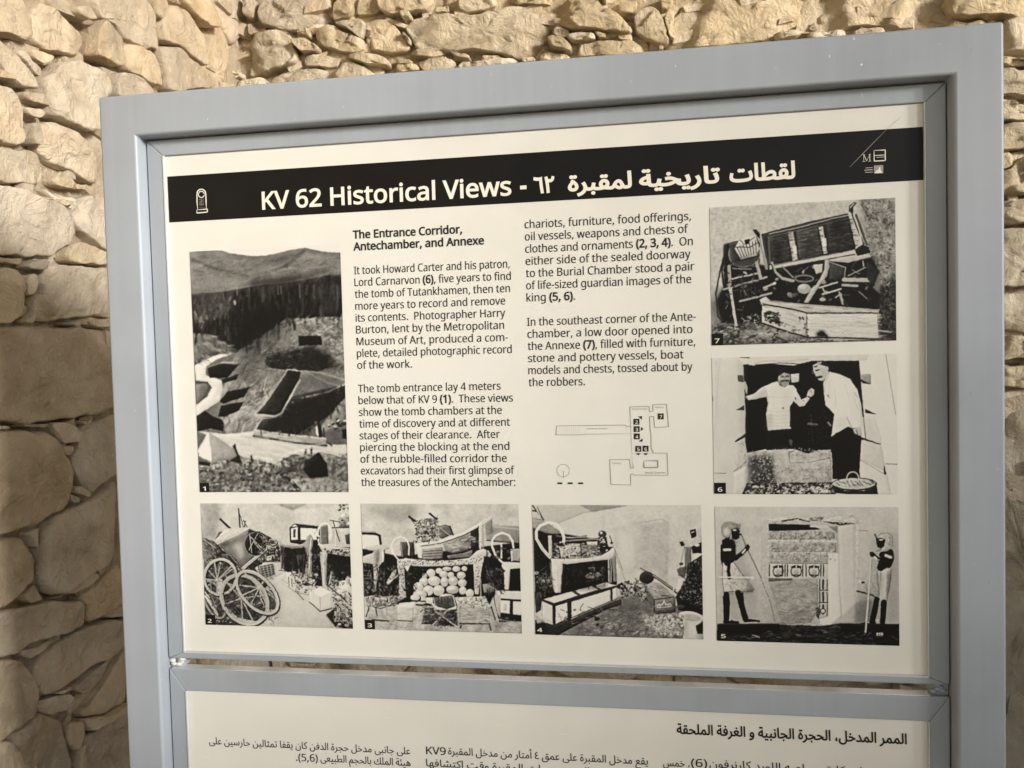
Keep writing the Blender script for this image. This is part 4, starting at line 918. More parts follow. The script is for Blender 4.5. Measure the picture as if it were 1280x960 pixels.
# chair and boat-like seat on top of the bed
p.poly('425 150 470 140 540 145 548 270 440 290 400 240', 82, 20, 6); p.clutter((395, 145, 545, 290), 70, [25, 45, 160, 190], 34, 32)
for i in range(5): p.line([430, 160+i*30, 540, 145+i*31], 4, 165, .8); p.line([440+i*24, 150, 452+i*22, 285], 4, 160, .7)
p.line('362 130 395 155 425 158', 13, 30); p.line('490 110 520 135 540 145', 12, 28); p.line('375 150 440 220', 5, 60); p.poly('548 190 590 178 620 190 640 240 570 270 552 262', 85, 18, 6); p.line('620 190 640 245', 8, 35); p.line('560 200 620 250', 4, 150); p.line('385 240 400 300', 8, 150)
p.poly('575 300 640 270 750 215 780 200 770 290 730 340 640 362 590 345', 108, 16, 30); p.ell(650, 310, 50, 26, 150, soft=6); p.poly('750 220 800 195 800 330 750 340', 40, 8)
p.line('405 308 560 285 700 238 880 135', 15, 212); p.line('410 320 560 298 700 250 800 200', 5, 60); p.line('820 170 890 130 880 200', 6, 150); p.line('838 200 900 240', 5, 120); p.poly('840 170 885 140 888 230 850 250', 110, 22)
p.line('808 185 812 330', 12, 185); p.line('828 180 828 325', 8, 130); p.line('798 190 800 330', 5, 40)
p.poly('405 310 440 318 445 395 420 390', 190, 10); p.poly('440 335 560 318 575 325 572 395 450 400', 120, 22, 8); p.line('445 332 570 316', 7, 180); 
for i in range(3): p.line([452, 350+i*16, 566, 342+i*17], 4, 60)
p.poly('600 375 700 360 760 340 760 385 610 395', 95, 20, 8)
# bed rail: spotted cow-like bed
p.poly('286 402 340 392 430 402 520 408 640 405 740 390 790 345 830 332 862 345 882 372 870 384 838 380 830 420 815 434 760 432 600 442 460 446 320 440 288 436', 176, 14, 14)
p.line('300 438 460 446 640 442 760 432', 7, 60, .8)
for i in range(170):
    x = _rng.uniform(295, 860); y = 421+_rng.uniform(-16, 16)-(max(0, x-740)*.42 if x > 740 else 0)
    p.ell(x, y, 3.8, 3.0, 62)
p.poly('286 436 330 436 336 560 345 640 315 650 296 610 300 520', 150, 18, 10); p.poly('766 432 826 428 808 540 800 620 776 620 772 520', 168, 12, 10)
for i in range(40): x = _rng.uniform(298, 328); p.ell(x, _rng.uniform(440, 610), 3, 3, 60); p.ell(_rng.uniform(778, 806), _rng.uniform(440, 600), 3, 3, 75)
p.line('812 520 814 640', 8, 130); p.line('872 384 856 380', 6, 120); p.poly('330 440 368 440 350 478', 200, 10)
# oval boxes
for x, y, rx, ry in ((600,460,30,14),(660,460,26,18),(710,458,18,16),(550,472,22,18),(500,486,28,26),(580,494,28,22),(625,498,20,20),(690,500,28,24),(460,502,17,15),(455,540,30,28),(520,536,40,32),(585,540,26,34),(640,536,32,30),(698,548,28,26),(420,572,32,28),(482,596,35,32),(548,596,36,34),(636,590,40,28),(700,596,24,26),(745,614,26,28),(430,620,44,30),(600,640,50,24),(430,658,50,26),(400,640,30,20)):
    p.ell(x+3, y+6, rx+4, ry+4, 25, n=0); p.ell(x, y, rx, ry, 150+(x*7+y*3) % 34, n=20); p.ell(x-rx*.15, y-ry*.3, rx*.65, ry*.42, 198, n=6, soft=2)
p.line('375 660 470 665', 8, 60); p.poly('470 640 512 640 512 682 472 676', 205, 8)
# curved horn pieces at the right
p.line('945 415 905 370 885 320 885 280 905 250 950 232 990 245 1015 285 1020 325', 13, 205); p.poly('948 415 1065 420 1068 455 1000 460 990 590 965 592 960 480 945 440', 182, 12, 14); p.poly('1000 335 1062 330 1062 412 1005 408', 130, 30, 6); p.line('944 300 944 390', 10, 195); p.line('1010 345 1010 410', 6, 210); p.clutter((900, 300, 1000, 400), 14, [60, 90], 40, 34)
p.line('850 340 862 440 930 560', 5, 50); p.poly('825 556 895 548 900 600 835 612', 120, 18); p.clutter((330, 470, 400, 620), 16, [40, 70], 40, 35); p.poly('215 550 260 470 285 460 270 520 235 560', 140, 16); p.line('225 552 290 500', 9, 175)
# things on the floor
p.poly('85 650 150 620 200 635 300 625 330 650 250 690 170 700 100 690', 110, 34, 8); p.line('80 640 130 632', 8, 190); p.line('150 640 250 655 300 640', 11, 170); p.line('95 690 180 710 250 690', 6, 40); p.line('150 700 160 760', 8, 60); p.line('220 690 222 750', 9, 130); p.line('110 700 90 760', 7, 40); p.line('130 780 235 790', 9, 40)
p.poly('285 705 300 675 400 668 412 740 382 785 290 780', 180, 8, 20, ax=2); p.poly('300 676 398 668 384 706 286 706', 204, 6); p.line('386 708 384 786', 4, 100); p.line('286 740 384 744', 2, 130); p.line('288 784 384 790', 6, 50)
p.poly('440 800 460 705 520 700 510 810', 60, 16, 8); p.line('440 800 462 705 524 700', 6, 140, .8); p.line('438 806 512 806', 6, 40)
p.poly('510 640 650 625 662 700 600 730 520 690', 70, 20, 8); p.line('480 660 540 705 600 722 660 700', 13, 182); p.line('515 640 525 690', 6, 140); p.line('640 630 655 690', 8, 150)
p.poly('520 720 665 715 668 826 500 822', 40, 16, 8); p.line('530 730 660 822', 8, 165); p.line('600 722 505 820', 7, 150); p.line('495 818 670 826', 8, 120); p.line('662 700 668 826', 7, 90)
for i in range(4): p.line([545+i*20, 640, 550+i*20, 690], 3, 40)
p.poly('668 700 650 640 840 632 878 705 868 800 680 808', 140, 12, 16, ax=3); p.poly('650 640 840 634 876 702 668 694', 168, 14, 14); p.clutter((670, 640, 850, 690), 22, [70, 195, 110], 44, 36)
p.line('682 700 684 808', 7, 110); p.line('864 706 868 800', 7, 110); p.line('682 745 866 750', 3, 80); p.line('682 775 866 780', 2, 90); p.line('680 806 870 806', 9, 50); p.line('690 808 685 832', 11, 60); p.line('868 806 876 846', 11, 70); p.line('880 700 905 780', 10, 40)
p.poly('895 590 1075 595 1075 790 930 795 895 650', 30, 8); p.poly('905 600 940 640 938 770 918 740 900 650', 150, 14); p.poly('905 596 1070 602 1070 655 935 645', 188, 10); p.poly('938 658 998 662 996 742 938 736', 200, 8); p.poly('1018 664 1072 668 1072 752 1018 746', 200, 8); p.line('925 780 1072 798', 6, 110); p.poly('960 680 975 680 975 720 955 720', 160, 10)
p.hatch('68 420 290 440 300 620 80 640', 260, 30, 80, 30, 8, 110, 4, .5); p.hatch('840 440 960 440 960 620 850 620', 180, 26, 60, 40, 8, 100, 4, .5); p.hatch('340 450 470 460 420 560 330 600', 90, 24, 60, 40, 8, 80, 4, .5)
p.hatch('85 640 300 630 320 690 100 700', 160, 16, 0, 60, 30, 200, 4, .6); p.hatch('440 700 520 700 510 805 442 800', 60, 26, 10, 60, 20, 120, 3, .6); p.hatch('520 730 660 730 660 820 520 820', 110, 24, 40, 60, 12, 120, 3, .6)
p.hatch('400 150 545 150 545 285 400 290', 200, 24, 0, 60, 20, 210, 3, .6); p.hatch('590 300 740 250 770 290 720 345 640 358', 120, 50, -10, 12, 60, 190, 4, .4)
p.hatch('296 405 560 415 740 400 760 425 560 436 300 434', 160, 26, 2, 8, 100, 215, 3, .35); p.hatch('680 700 866 706 866 800 684 800', 130, 60, 1, 5, 90, 175, 3, .4); p.hatch('80 700 900 730 1070 800 1070 860 90 840', 420, 30, 2, 14, 80, 190, 3, .35)
p.hatch('650 640 840 636 870 700 670 692', 120, 18, 10, 60, 60, 210, 4, .6); p.shade('288 700 384 710 384 784 290 778', 150, .35, 5)
p.emit(200, '3', (84, 782, 145, 839), (101, 792, 128, 826), 'monochrome picture of a spotted animal-shaped bed above stacked oval boxes')

# 4: long white chest, chest with handles, pale wall
p = Pic(650, 620, 5.054, [(78, 50), (1142, 62), (1160, 908), (96, 872)], 170, 4)
p.poly('50 30 1180 30 1180 930 50 930', 176, 9, 60); p.poly('60 40 370 50 460 100 400 110 200 190 70 150', 158, 8, 30); p.poly('370 52 690 60 460 100', 118, 8, soft=1)
p.poly('585 180 760 168 900 148 940 175 930 560 760 470 640 420 590 260', 158, 12, 24, soft=4); p.tex('480 100 1140 80 1140 560 600 500', 22, 22, 4); p.line('760 168 830 155 900 145 940 172', 5, 125, .6); p.poly('600 200 740 260 730 480 640 460', 176, 8, 30, soft=8)
p.poly('250 640 560 640 760 620 1150 740 1160 920 240 880 360 760', 96, 14, 26, soft=2); p.tex('300 640 1150 740 1160 910 240 880', 30, 18, 4)
p.poly('760 760 960 740 1030 860 960 890 860 880', 140, 30, 10, soft=6); p.tex('740 740 1040 740 1040 890 760 890', 60, 8, 3)
# dark left mass, bed
p.poly('78 140 140 150 200 220 280 240 420 260 500 280 560 320 600 320 612 560 560 560 250 620 130 660 96 600', 26, 8, 20, soft=1)
p.poly('78 140 150 155 250 220 250 240 170 236 80 200', 120, 14, 20); p.line('80 60 150 150', 10, 80); p.line('90 55 130 130', 4, 170); p.line('75 92 100 95', 9, 30); p.line('110 70 125 100 150 150', 5, 60)
p.line('230 250 330 265 420 250', 9, 90); p.line('270 285 400 275 500 268', 12, 110); p.line('290 262 410 258', 4, 170)
p.line('190 388 140 330 105 270 104 220 130 185 180 166 230 176 262 215 278 260 276 300', 18, 210); p.line('196 394 150 345 112 280', 4, 120)
p.poly('178 250 200 248 205 380 182 380', 165, 14); p.poly('300 300 380 300 384 390 308 390', 150, 18); p.poly('385 310 490 305 492 360 388 366', 92, 18, 6); p.poly('420 288 490 286 488 308 425 308', 195, 10); p.clutter((200, 290, 320, 390), 60, [30, 190, 150, 90], 30, 41)
p.poly('325 320 380 318 382 350 330 352', 188, 8); p.line('322 375 380 378', 10, 25); p.poly('250 330 300 310 330 370 260 390', 170, 30, 4)
p.ell(520, 240, 26, 22, 60); p.ell(514, 232, 9, 8, 200); p.poly('495 260 545 258 560 330 520 370 490 350', 38, 14); p.clutter((495, 260, 550, 350), 18, [30, 160, 200], 26, 42)
p.poly('195 395 300 396 420 392 510 378 570 340 600 310 606 330 600 380 570 400 440 412 300 430 200 420', 178, 14, 16); p.poly('200 400 262 410 270 440 262 520 258 610 220 610 200 500', 182, 12, 14); p.line('192 420 200 520 216 600', 6, 120); p.line('276 440 262 600', 5, 60); p.line('225 430 232 600', 10, 205, .6)
p.line('560 400 562 545', 9, 160); p.line('575 400 575 545', 5, 180); p.poly('580 390 606 340 610 540 590 540', 110, 14); p.line('566 250 585 300', 6, 60); p.ell(580, 296, 9, 8, 30); p.line('585 300 620 420 670 545', 6, 140); p.line('600 340 650 470', 3, 70)
p.line('435 455 470 452 472 480', 8, 105); p.line('438 468 470 466', 4, 80); p.poly('410 505 440 482 500 482 530 500 470 525 420 520', 100, 16); p.line('420 540 520 520 525 540', 6, 70); p.ell(525, 470, 16, 26, 60); p.clutter((100, 470, 200, 590), 30, [40, 80, 130], 50, 43)
# white chest
p.poly('138 650 340 595 545 542 612 568 612 640 330 770 224 812 205 800 140 760', 48, 8); p.poly('150 652 335 600 372 625 218 676', 205, 6, 30); p.poly('345 597 455 568 500 590 385 622', 205, 6, 30); p.poly('465 566 545 545 606 566 512 588', 208, 6, 30)
p.poly('140 665 205 692 206 800 142 762', 190, 8, 20); p.poly('226 695 298 674 300 770 226 808', 205, 8, 20); p.poly('326 668 570 592 572 660 326 766', 198, 7, 30); p.poly('584 588 610 578 612 642 586 656', 198, 6)
p.line('212 682 330 650 460 612 610 570', 12, 42); p.line('215 690 216 812', 13, 38); p.line('312 668 314 790', 15, 40); p.line('578 590 580 660', 10, 40); p.line('330 602 372 628', 7, 70); p.line('458 568 505 592', 7, 70); p.line('140 652 210 684', 9, 45); p.line('245 740 265 790', 6, 130); p.line('240 760 270 765', 6, 140)
p.poly('96 780 210 812 330 775 560 680 640 650 640 690 560 710 330 830 240 880 96 870', 42, 14, 10); p.clutter((250, 690, 600, 830), 30, [30, 90], 50, 44); p.poly('96 750 160 790 110 806', 130, 12); p.poly('90 600 140 630 132 720 100 740', 52, 10)
# pots, chest with handle decoration, staff, guard
p.ell(678, 605, 22, 18, 120); p.ell(735, 585, 22, 22, 90); p.ell(755, 622, 20, 18, 100); p.ell(640, 570, 30, 20, 40); p.clutter((620, 540, 800, 640), 44, [25, 60, 100], 36, 45); p.line('728 520 760 560', 6, 60)
p.ell(800, 515, 46, 40, 42); p.line('760 455 850 500 1000 605', 5, 50); p.line('790 480 880 530 1010 625', 12, 55); p.line('840 500 1000 610', 4, 160); p.line('860 530 890 560', 9, 210)
p.poly('790 560 830 545 880 548 975 632 978 730 850 740 800 650', 84, 10, 14); p.poly('792 562 832 546 882 550 975 634 850 655', 128, 14, 14); p.poly('846 658 974 640 978 722 850 730', 95, 18, 7)
p.line('850 655 974 636', 5, 50); p.line('848 655 850 745', 6, 40); p.line('980 640 980 735', 5, 40); p.line('870 690 900 684 910 660 920 686 950 680', 7, 178); p.line('868 705 950 698', 5, 160); p.ell(878, 692, 10, 10, 170, w=4); p.ell(945, 688, 10, 10, 170, w=4); p.line('870 626 950 630', 5, 40); p.line('845 745 978 732', 6, 35); p.line('850 745 850 752', 8, 140)
p.line('1034 230 1010 400 968 600', 8, 178); p.line('1042 300 1000 500', 3, 90); p.poly('1000 520 1034 522 1020 610 985 600', 190, 10)
p.poly('1070 205 1142 190 1150 330 1080 330', 170, 26, 10); p.poly('1072 215 1110 205 1115 255 1082 268', 30, 8); p.line('1085 230 1100 225', 5, 215); p.poly('1082 320 1150 290 1150 360 1090 360', 30, 14); p.ell(1118, 310, 16, 8, 215); p.ell(1120, 380, 24, 20, 205); p.poly('1005 290 1030 285 1040 310 1020 318', 25, 5)
p.poly('1040 320 1082 320 1080 460 1040 500', 90, 20, ax=.4); p.poly('990 460 1050 440 1040 520 1000 500', 80, 14); p.ell(1018, 428, 14, 9, 60)
p.poly('1060 430 1150 370 1158 740 980 640 1010 590 1050 520', 22, 8, 10); p.tex('1050 440 1152 380 1155 640 1040 600', 62, 5, 3)
p.poly('985 640 1155 680 1155 750 1000 720', 24, 8); p.ell(1015, 700, 26, 14, 60)
p.poly('1005 745 1155 775 1120 850 1118 905 1028 900 1040 830', 185, 10, 16); p.ell(1078, 762, 78, 34, 196, rot=8); p.ell(1078, 766, 62, 22, 150, rot=8, n=24); p.poly('1110 820 1155 790 1155 870 1120 870', 30, 8); p.line('1005 770 1025 785', 12, 35); p.poly('1120 870 1158 870 1158 908 1118 906', 130, 20)
p.hatch('270 440 550 410 550 550 300 590', 160, 26, 80, 40, 6, 50, 5, .5); p.hatch('90 470 200 470 210 600 110 620', 160, 28, 75, 30, 10, 120, 4, .5); p.hatch('205 300 500 300 500 385 210 390', 260, 18, 0, 60, 20, 205, 3, .55)
p.hatch('1060 440 1150 380 1155 720 1000 640', 520, 9, 0, 70, 8, 120, 4, .7); p.hatch('300 800 700 660 1000 740 1020 880 400 880', 700, 24, -6, 20, 60, 175, 3, .35); p.hatch('760 750 1030 750 1020 880 860 880', 360, 12, 0, 60, 60, 225, 4, .55)
p.hatch('620 560 800 540 800 660 640 650', 160, 14, 0, 60, 10, 150, 4, .6); p.shade('340 600 540 590 560 545 300 560', 20, .5, 6)
p.shade('600 200 720 190 720 440 640 430', 190, .4, 14); p.shade('740 180 920 170 920 500 760 440', 150, .35, 12); p.hatch('795 570 880 552 970 630 855 650', 120, 36, 30, 6, 80, 170, 3, .5); p.shade('205 400 590 350 590 372 440 408 300 425', 200, .4, 4)
p.shade('1030 790 1060 790 1060 895 1035 895', 120, .6, 5); p.shade('600 640 700 640 900 760 700 800 560 760', 70, .35, 14)
p.emit(203, '4', (98, 806, 160, 872), (110, 820, 142, 856), 'monochrome picture of a long white chest and a smaller chest in a bare room')

# 5: two dark guardian statues either side of a plastered doorway
p = Pic(880, 620, 4.8, [(66, 62), (1164, 68), (1173, 904), (78, 862)], 178, 5)
p.poly('40 30 1200 30 1200 930 40 930', 186, 9, 60); p.tex('60 60 1170 60 1170 760 60 760', 16, 30, 4); p.poly('330 110 385 140 385 760 330 760 345 560 350 300', 182, 10, 14, soft=2)
p.poly('340 130 430 110 640 120 900 118 935 160 920 760 820 770 330 770', 176, 12, 16, soft=1); p.line('345 180 350 330 342 500', 4, 140, .6); p.poly('910 170 935 170 925 640 905 640', 192, 10)
p.poly('372 140 470 128 560 140 640 128 700 150 800 120 905 132 912 158 830 168 740 160 560 152 400 156', 205, 14, 8); p.line('470 150 560 136 630 152', 9, 50); p.poly('630 130 720 125 700 150 640 150', 105, 12); p.poly('690 150 830 158 900 162 820 176', 45, 10); p.line('810 172 900 166', 5, 60)
p.poly('388 166 640 178 800 178 806 560 820 720 740 770 690 760 680 500 388 508', 176, 14, 14); p.poly('388 166 640 172 700 200 560 206 388 210', 26, 8); p.line('640 180 790 184', 12, 205); p.poly('740 180 800 178 800 220 770 200', 130, 16)
p.poly('388 208 780 214 786 258 388 262', 140, 34, 7); p.tex('388 206 786 212 786 264 388 264', 60, 7, 3); p.line('388 266 640 268 792 272', 9, 218); p.poly('388 276 790 276 792 336 388 336', 150, 30, 7); p.line('388 338 740 340', 6, 205); p.poly('388 346 740 346 740 396 388 396', 158, 26, 8); p.tex('388 276 790 276 740 396 388 396', 46, 7, 3)
for x in (470, 560, 650, 720): p.line([x, 216, x, 258], 4, 205, .6); p.line([x-20, 346, x-20, 396], 4, 120, .6)
p.poly('386 402 744 404 744 488 386 506', 205, 8)
for x in (392, 468, 500, 592, 612, 700, 716, 486): p.line([x, 412, x, 480], 7, 40)
for cx in (445, 553, 660):
    p.ell(cx, 450, 30, 34, 50, w=6); p.line([cx-26, 425, cx+26, 425], 12, 42); p.line([cx, 418, cx, 440], 8, 205); p.line([cx-26, 474, cx+26, 474], 7, 42); p.ell(cx, 456, 16, 14, 160)
p.poly('386 490 530 494 530 508 386 512', 90, 34, 3); p.line('388 402 742 404', 4, 70)
p.poly('540 515 566 513 568 540 545 542', 225, 5); p.line('552 525 556 535', 6, 70)
p.poly('388 512 680 496 690 560 680 690 640 760 470 770 450 768 380 600', 146, 16, 20); p.tex('388 512 680 500 680 690 640 765 460 768', 40, 14, 4, 2.2); p.poly('340 520 400 520 470 766 350 766', 162, 12, soft=3)
p.poly('744 346 806 340 810 560 820 718 745 770 690 768 745 720', 228, 5); p.poly('806 180 900 168 905 560 920 640 830 720 815 560', 190, 9, 24, g2=205); p.poly('690 740 748 722 820 716 760 772 712 776', 228, 5)
p.poly('684 496 744 492 746 722 686 724', 190, 12)
for y in (500, 575, 650): p.line([694, y, 694, y+60], 7, 40); p.line([714, y+5, 714, y+55], 12, 48); p.line([738, y, 738, y+66], 5, 45)
p.line('690 565 744 565', 5, 60); p.line('690 640 744 638', 6, 50); p.ell(714, 690, 14, 14, 205); p.ell(714, 690, 14, 14, 40, w=4); p.poly('668 670 690 660 690 740 672 720', 60, 14)
p.poly('910 640 1010 620 1000 760 905 760', 118, 16, 12, soft=4); p.line('935 206 985 208', 4, 120)
# floor
p.poly('78 770 340 762 480 772 700 778 800 765 1170 770 1175 910 78 870', 34, 14, 10, ax=3); p.tex('440 770 820 770 1170 850 1170 905 440 870', 46, 7, 3, 3)
for i in range(70): x, y = _rng.uniform(330, 1100), _rng.uniform(785, 895); p.line([x, y, x+_rng.uniform(10, 50), y+_rng.uniform(-8, 8)], 2.5, 88, .6)
p.poly('82 768 450 766 456 822 82 838', 16, 4); p.line('82 766 452 766', 5, 70); p.poly('806 764 1170 768 1172 826 842 826', 16, 4); p.line('810 764 1168 768', 4, 60); p.line('290 832 330 846', 8, 170, .8); p.poly('1034 818 1074 820 1074 838 1034 838', 215, 6); p.line('1046 820 1046 836', 4, 60); p.line('1060 820 1060 836', 4, 60)
p.shade('100 170 220 160 240 330 320 580 340 760 100 760', 110, .38, 12); p.shade('1010 230 1160 230 1165 760 900 760 930 560 1000 440', 112, .38, 12)
# left statue
p.poly('108 190 125 164 160 158 200 172 214 200 196 196 162 205 158 248 140 256 112 240', 112, 20, 6); p.ell(136, 218, 22, 26, 165, soft=3); p.poly('162 205 196 194 214 205 212 250 190 262 168 255', 18, 4); p.ell(182, 203, 10, 5, 210); p.line('212 168 218 182', 5, 90)
p.poly('108 262 150 248 182 262 190 300 192 360 176 400 120 400 112 340 108 300', 30, 8); p.poly('150 250 185 262 190 290 172 300', 130, 24, 5); p.line('112 300 112 380 135 460 150 490', 26, 18); p.line('190 378 215 356 262 312', 20, 18); p.poly('245 300 264 286 276 302 268 328 246 330', 16, 4); p.line('118 322 152 322', 17, 222); p.line('232 338 244 322', 12, 215)
p.line('130 340 160 380', 5, 70, .7); p.line('136 452 160 452', 10, 200); p.ell(152, 478, 18, 22, 16)
p.poly('112 400 180 396 205 440 230 470 300 560 290 574 200 574 150 576 124 592 112 520', 196, 14, 8); p.line('180 400 215 450 235 480', 4, 120); p.line('150 500 200 570', 4, 150); p.line('225 480 295 566', 4, 150); p.poly('262 520 300 560 290 574 240 572', 120, 16, soft=2); p.line('148 420 158 560', 4, 160)
p.line('95 485 200 488 285 490', 9, 208); p.ell(290, 490, 12, 11, 215); p.line('97 494 280 498', 3, 110)
p.poly('112 600 150 582 156 640 150 745 118 750 116 680', 16, 4); p.poly('184 576 236 576 240 640 262 735 240 745 215 660', 16, 4); p.poly('118 745 150 738 205 756 205 764 120 764', 18, 4); p.poly('240 742 268 735 330 745 332 752 245 756', 18, 4); p.ell(153, 744, 8, 6, 205); p.ell(267, 738, 7, 5, 205)
p.line('218 225 262 325 340 490 400 640 424 750', 6, 120); p.line('222 222 266 322 345 490', 2, 70)
# right statue
p.poly('1036 250 1060 226 1100 222 1124 240 1130 300 1110 330 1088 320 1060 350 1040 362 1036 340 1070 310 1080 280 1062 258', 165, 22, 6); p.line('1024 228 1034 252', 8, 60); p.poly('1030 252 1062 254 1088 262 1080 300 1062 314 1040 306 1032 280', 18, 4); p.ell(1062, 262, 12, 5, 205)
p.poly('1040 372 1072 340 1110 322 1134 330 1140 370 1124 420 1090 432 1048 448 1036 430 1046 400', 22, 8); p.poly('1040 340 1080 320 1060 370 1040 372', 150, 28, 5); p.line('1004 348 1050 380 1090 400', 20, 20); p.poly('992 336 1012 332 1030 350 1020 364 998 362', 16, 4); p.line('1022 366 1034 376', 12, 215); p.line('1090 358 1120 372', 18, 220); p.line('1030 380 1050 384', 6, 160)
p.poly('1036 454 1118 430 1124 480 1100 560 1086 640 1050 610 1040 540', 190, 18, 10); p.poly('922 568 980 470 1040 440 1048 600 1000 590', 158, 14, 16); p.line('918 570 1000 592 1050 616', 8, 24); p.line('1060 450 1050 600', 4, 130); p.line('1090 450 1085 600', 5, 215); p.poly('1100 470 1122 470 1110 560 1095 600', 130, 14, soft=2)
p.ell(935, 514, 14, 11, 220); p.ell(952, 518, 12, 7, 60); p.line('920 510 930 522', 4, 120)
p.poly('1022 606 1052 620 1040 700 1026 750 1000 756 1006 680', 16, 4); p.poly('1060 632 1096 636 1092 700 1084 756 1056 754', 16, 4); p.poly('930 764 1000 750 1030 752 1030 768', 22, 6); p.ell(1040, 745, 7, 7, 200); p.ell(986, 758, 6, 5, 200)
p.line('1000 380 994 500 978 700 968 815', 10, 190); p.line('1006 380 986 700', 3, 90); p.ell(967, 812, 6, 8, 120)
p.shade('112 590 200 560 300 560 290 580 200 590', 100, .5, 4); p.hatch('115 410 200 410 290 560 130 580', 130, 30, 70, 30, 120, 230, 4, .45); p.shade('200 430 240 480 300 560 240 560', 130, .45, 6)
p.shade('112 190 150 170 200 176 170 192 130 210', 170, .6, 3); p.hatch('112 180 160 165 200 176 160 250 116 240', 60, 18, 70, 20, 60, 170, 3, .5); p.ell(138, 215, 20, 26, 190, soft=3); p.line('108 235 104 190 125 160 165 154 205 172 216 195', 3, 70, .8)
p.hatch('150 270 190 270 188 380 150 390', 50, 16, 60, 40, 20, 110, 3, .6); p.line('120 275 118 380', 5, 60, .7); p.line('205 590 235 690', 5, 60, .6); p.line('130 600 128 730', 5, 60, .6)
p.hatch('1088 240 1128 250 1126 330 1060 350 1090 290', 60, 18, 60, 20, 90, 200, 3, .5); p.line('1036 250 1060 225 1100 220 1128 240 1134 300', 3, 80, .8)
p.shade('1048 460 1068 455 1064 590 1050 590', 110, .5, 4); p.shade('1100 450 1122 440 1112 560 1094 600', 90, .5, 4); p.hatch('940 520 1040 450 1046 600 940 572', 60, 50, 70, 14, 110, 190, 3, .4)
p.hatch('388 210 782 214 786 396 388 396', 420, 14, 0, 60, 80, 215, 3.5, .5); p.hatch('388 512 680 500 690 690 640 765 460 766', 300, 40, 2, 12, 105, 180, 3, .4); p.hatch('450 772 820 772 1165 850 1165 900 90 860', 420, 34, 2, 14, 8, 120, 3, .5)
p.hatch('340 130 930 120 930 170 380 160', 160, 16, 0, 50, 120, 230, 4, .5); p.hatch('908 170 936 170 926 640 906 640', 90, 12, 90, 40, 150, 225, 4, .5); p.hatch('332 180 386 180 386 740 340 740', 160, 12, 90, 50, 150, 215, 4, .4)
p.shade('940 600 1010 620 1000 755 915 755', 110, .5, 10); p.shade('1130 330 1166 330 1166 700 1130 700', 130, .5, 12)
p.line('134 590 138 660 134 745', 34, 16); p.line('206 580 224 650 250 740', 34, 16); p.line('136 270 130 330 140 400', 40, 20); p.line('165 275 168 330 160 385', 34, 26); p.line('152 395 146 450 152 490', 20, 16); p.line('120 322 156 322', 15, 220); p.line('190 372 222 348 258 314', 24, 16); p.ell(188, 226, 24, 32, 16); p.ell(184, 204, 12, 5, 215); p.line('206 226 220 232', 8, 16); p.line('232 340 246 322', 12, 218); p.line('120 755 205 757', 15, 14); p.line('246 744 330 750', 13, 14)
p.line('116 576 205 570 292 574', 3, 70); p.line('112 402 112 520 122 584', 3, 90); p.line('182 400 232 470 300 560', 3, 90); p.line('95 486 285 489', 8, 222)
p.line('1036 620 1022 690 1008 752', 32, 16); p.line('1078 636 1076 700 1070 756', 32, 16); p.line('1068 352 1110 350 1090 410 1060 430', 38, 18); p.line('1120 330 1126 380 1108 420', 24, 16); p.ell(1058, 280, 25, 30, 16); p.ell(1062, 262, 14, 5, 210); p.line('1090 356 1120 368', 16, 220); p.line('1022 366 1032 376', 12, 215); p.line('1040 330 1062 320', 10, 120); p.line('1040 450 1050 600', 3, 80); p.line('1122 440 1116 520 1094 630', 3, 70); p.line('1000 380 994 500 978 700 968 815', 9, 200)
p.emit(228, '5', (78, 806, 138, 862), (102, 816, 130, 850), 'monochrome picture of two dark guardian statues beside a plastered doorway')

# ------------------------------------------------------------ rubble walls
YW = CAM.y + 2.0                         # mean face of the wall behind the sign
XL = on_y(300, 50, YW).x                 # mean face of the wall on the left
back = thing('stone_wall', 'dry stone wall of pale rough limestone straight behind the sign', 'wall', (0, YW, GROUND))
left = thing('stone_wall', 'dry stone wall of pale limestone rubble running towards the viewer left of the sign', 'wall', (XL, 0, GROUND))
PO[back.name] = (0, YW, GROUND); PO[left.name] = (XL, 0, GROUND)

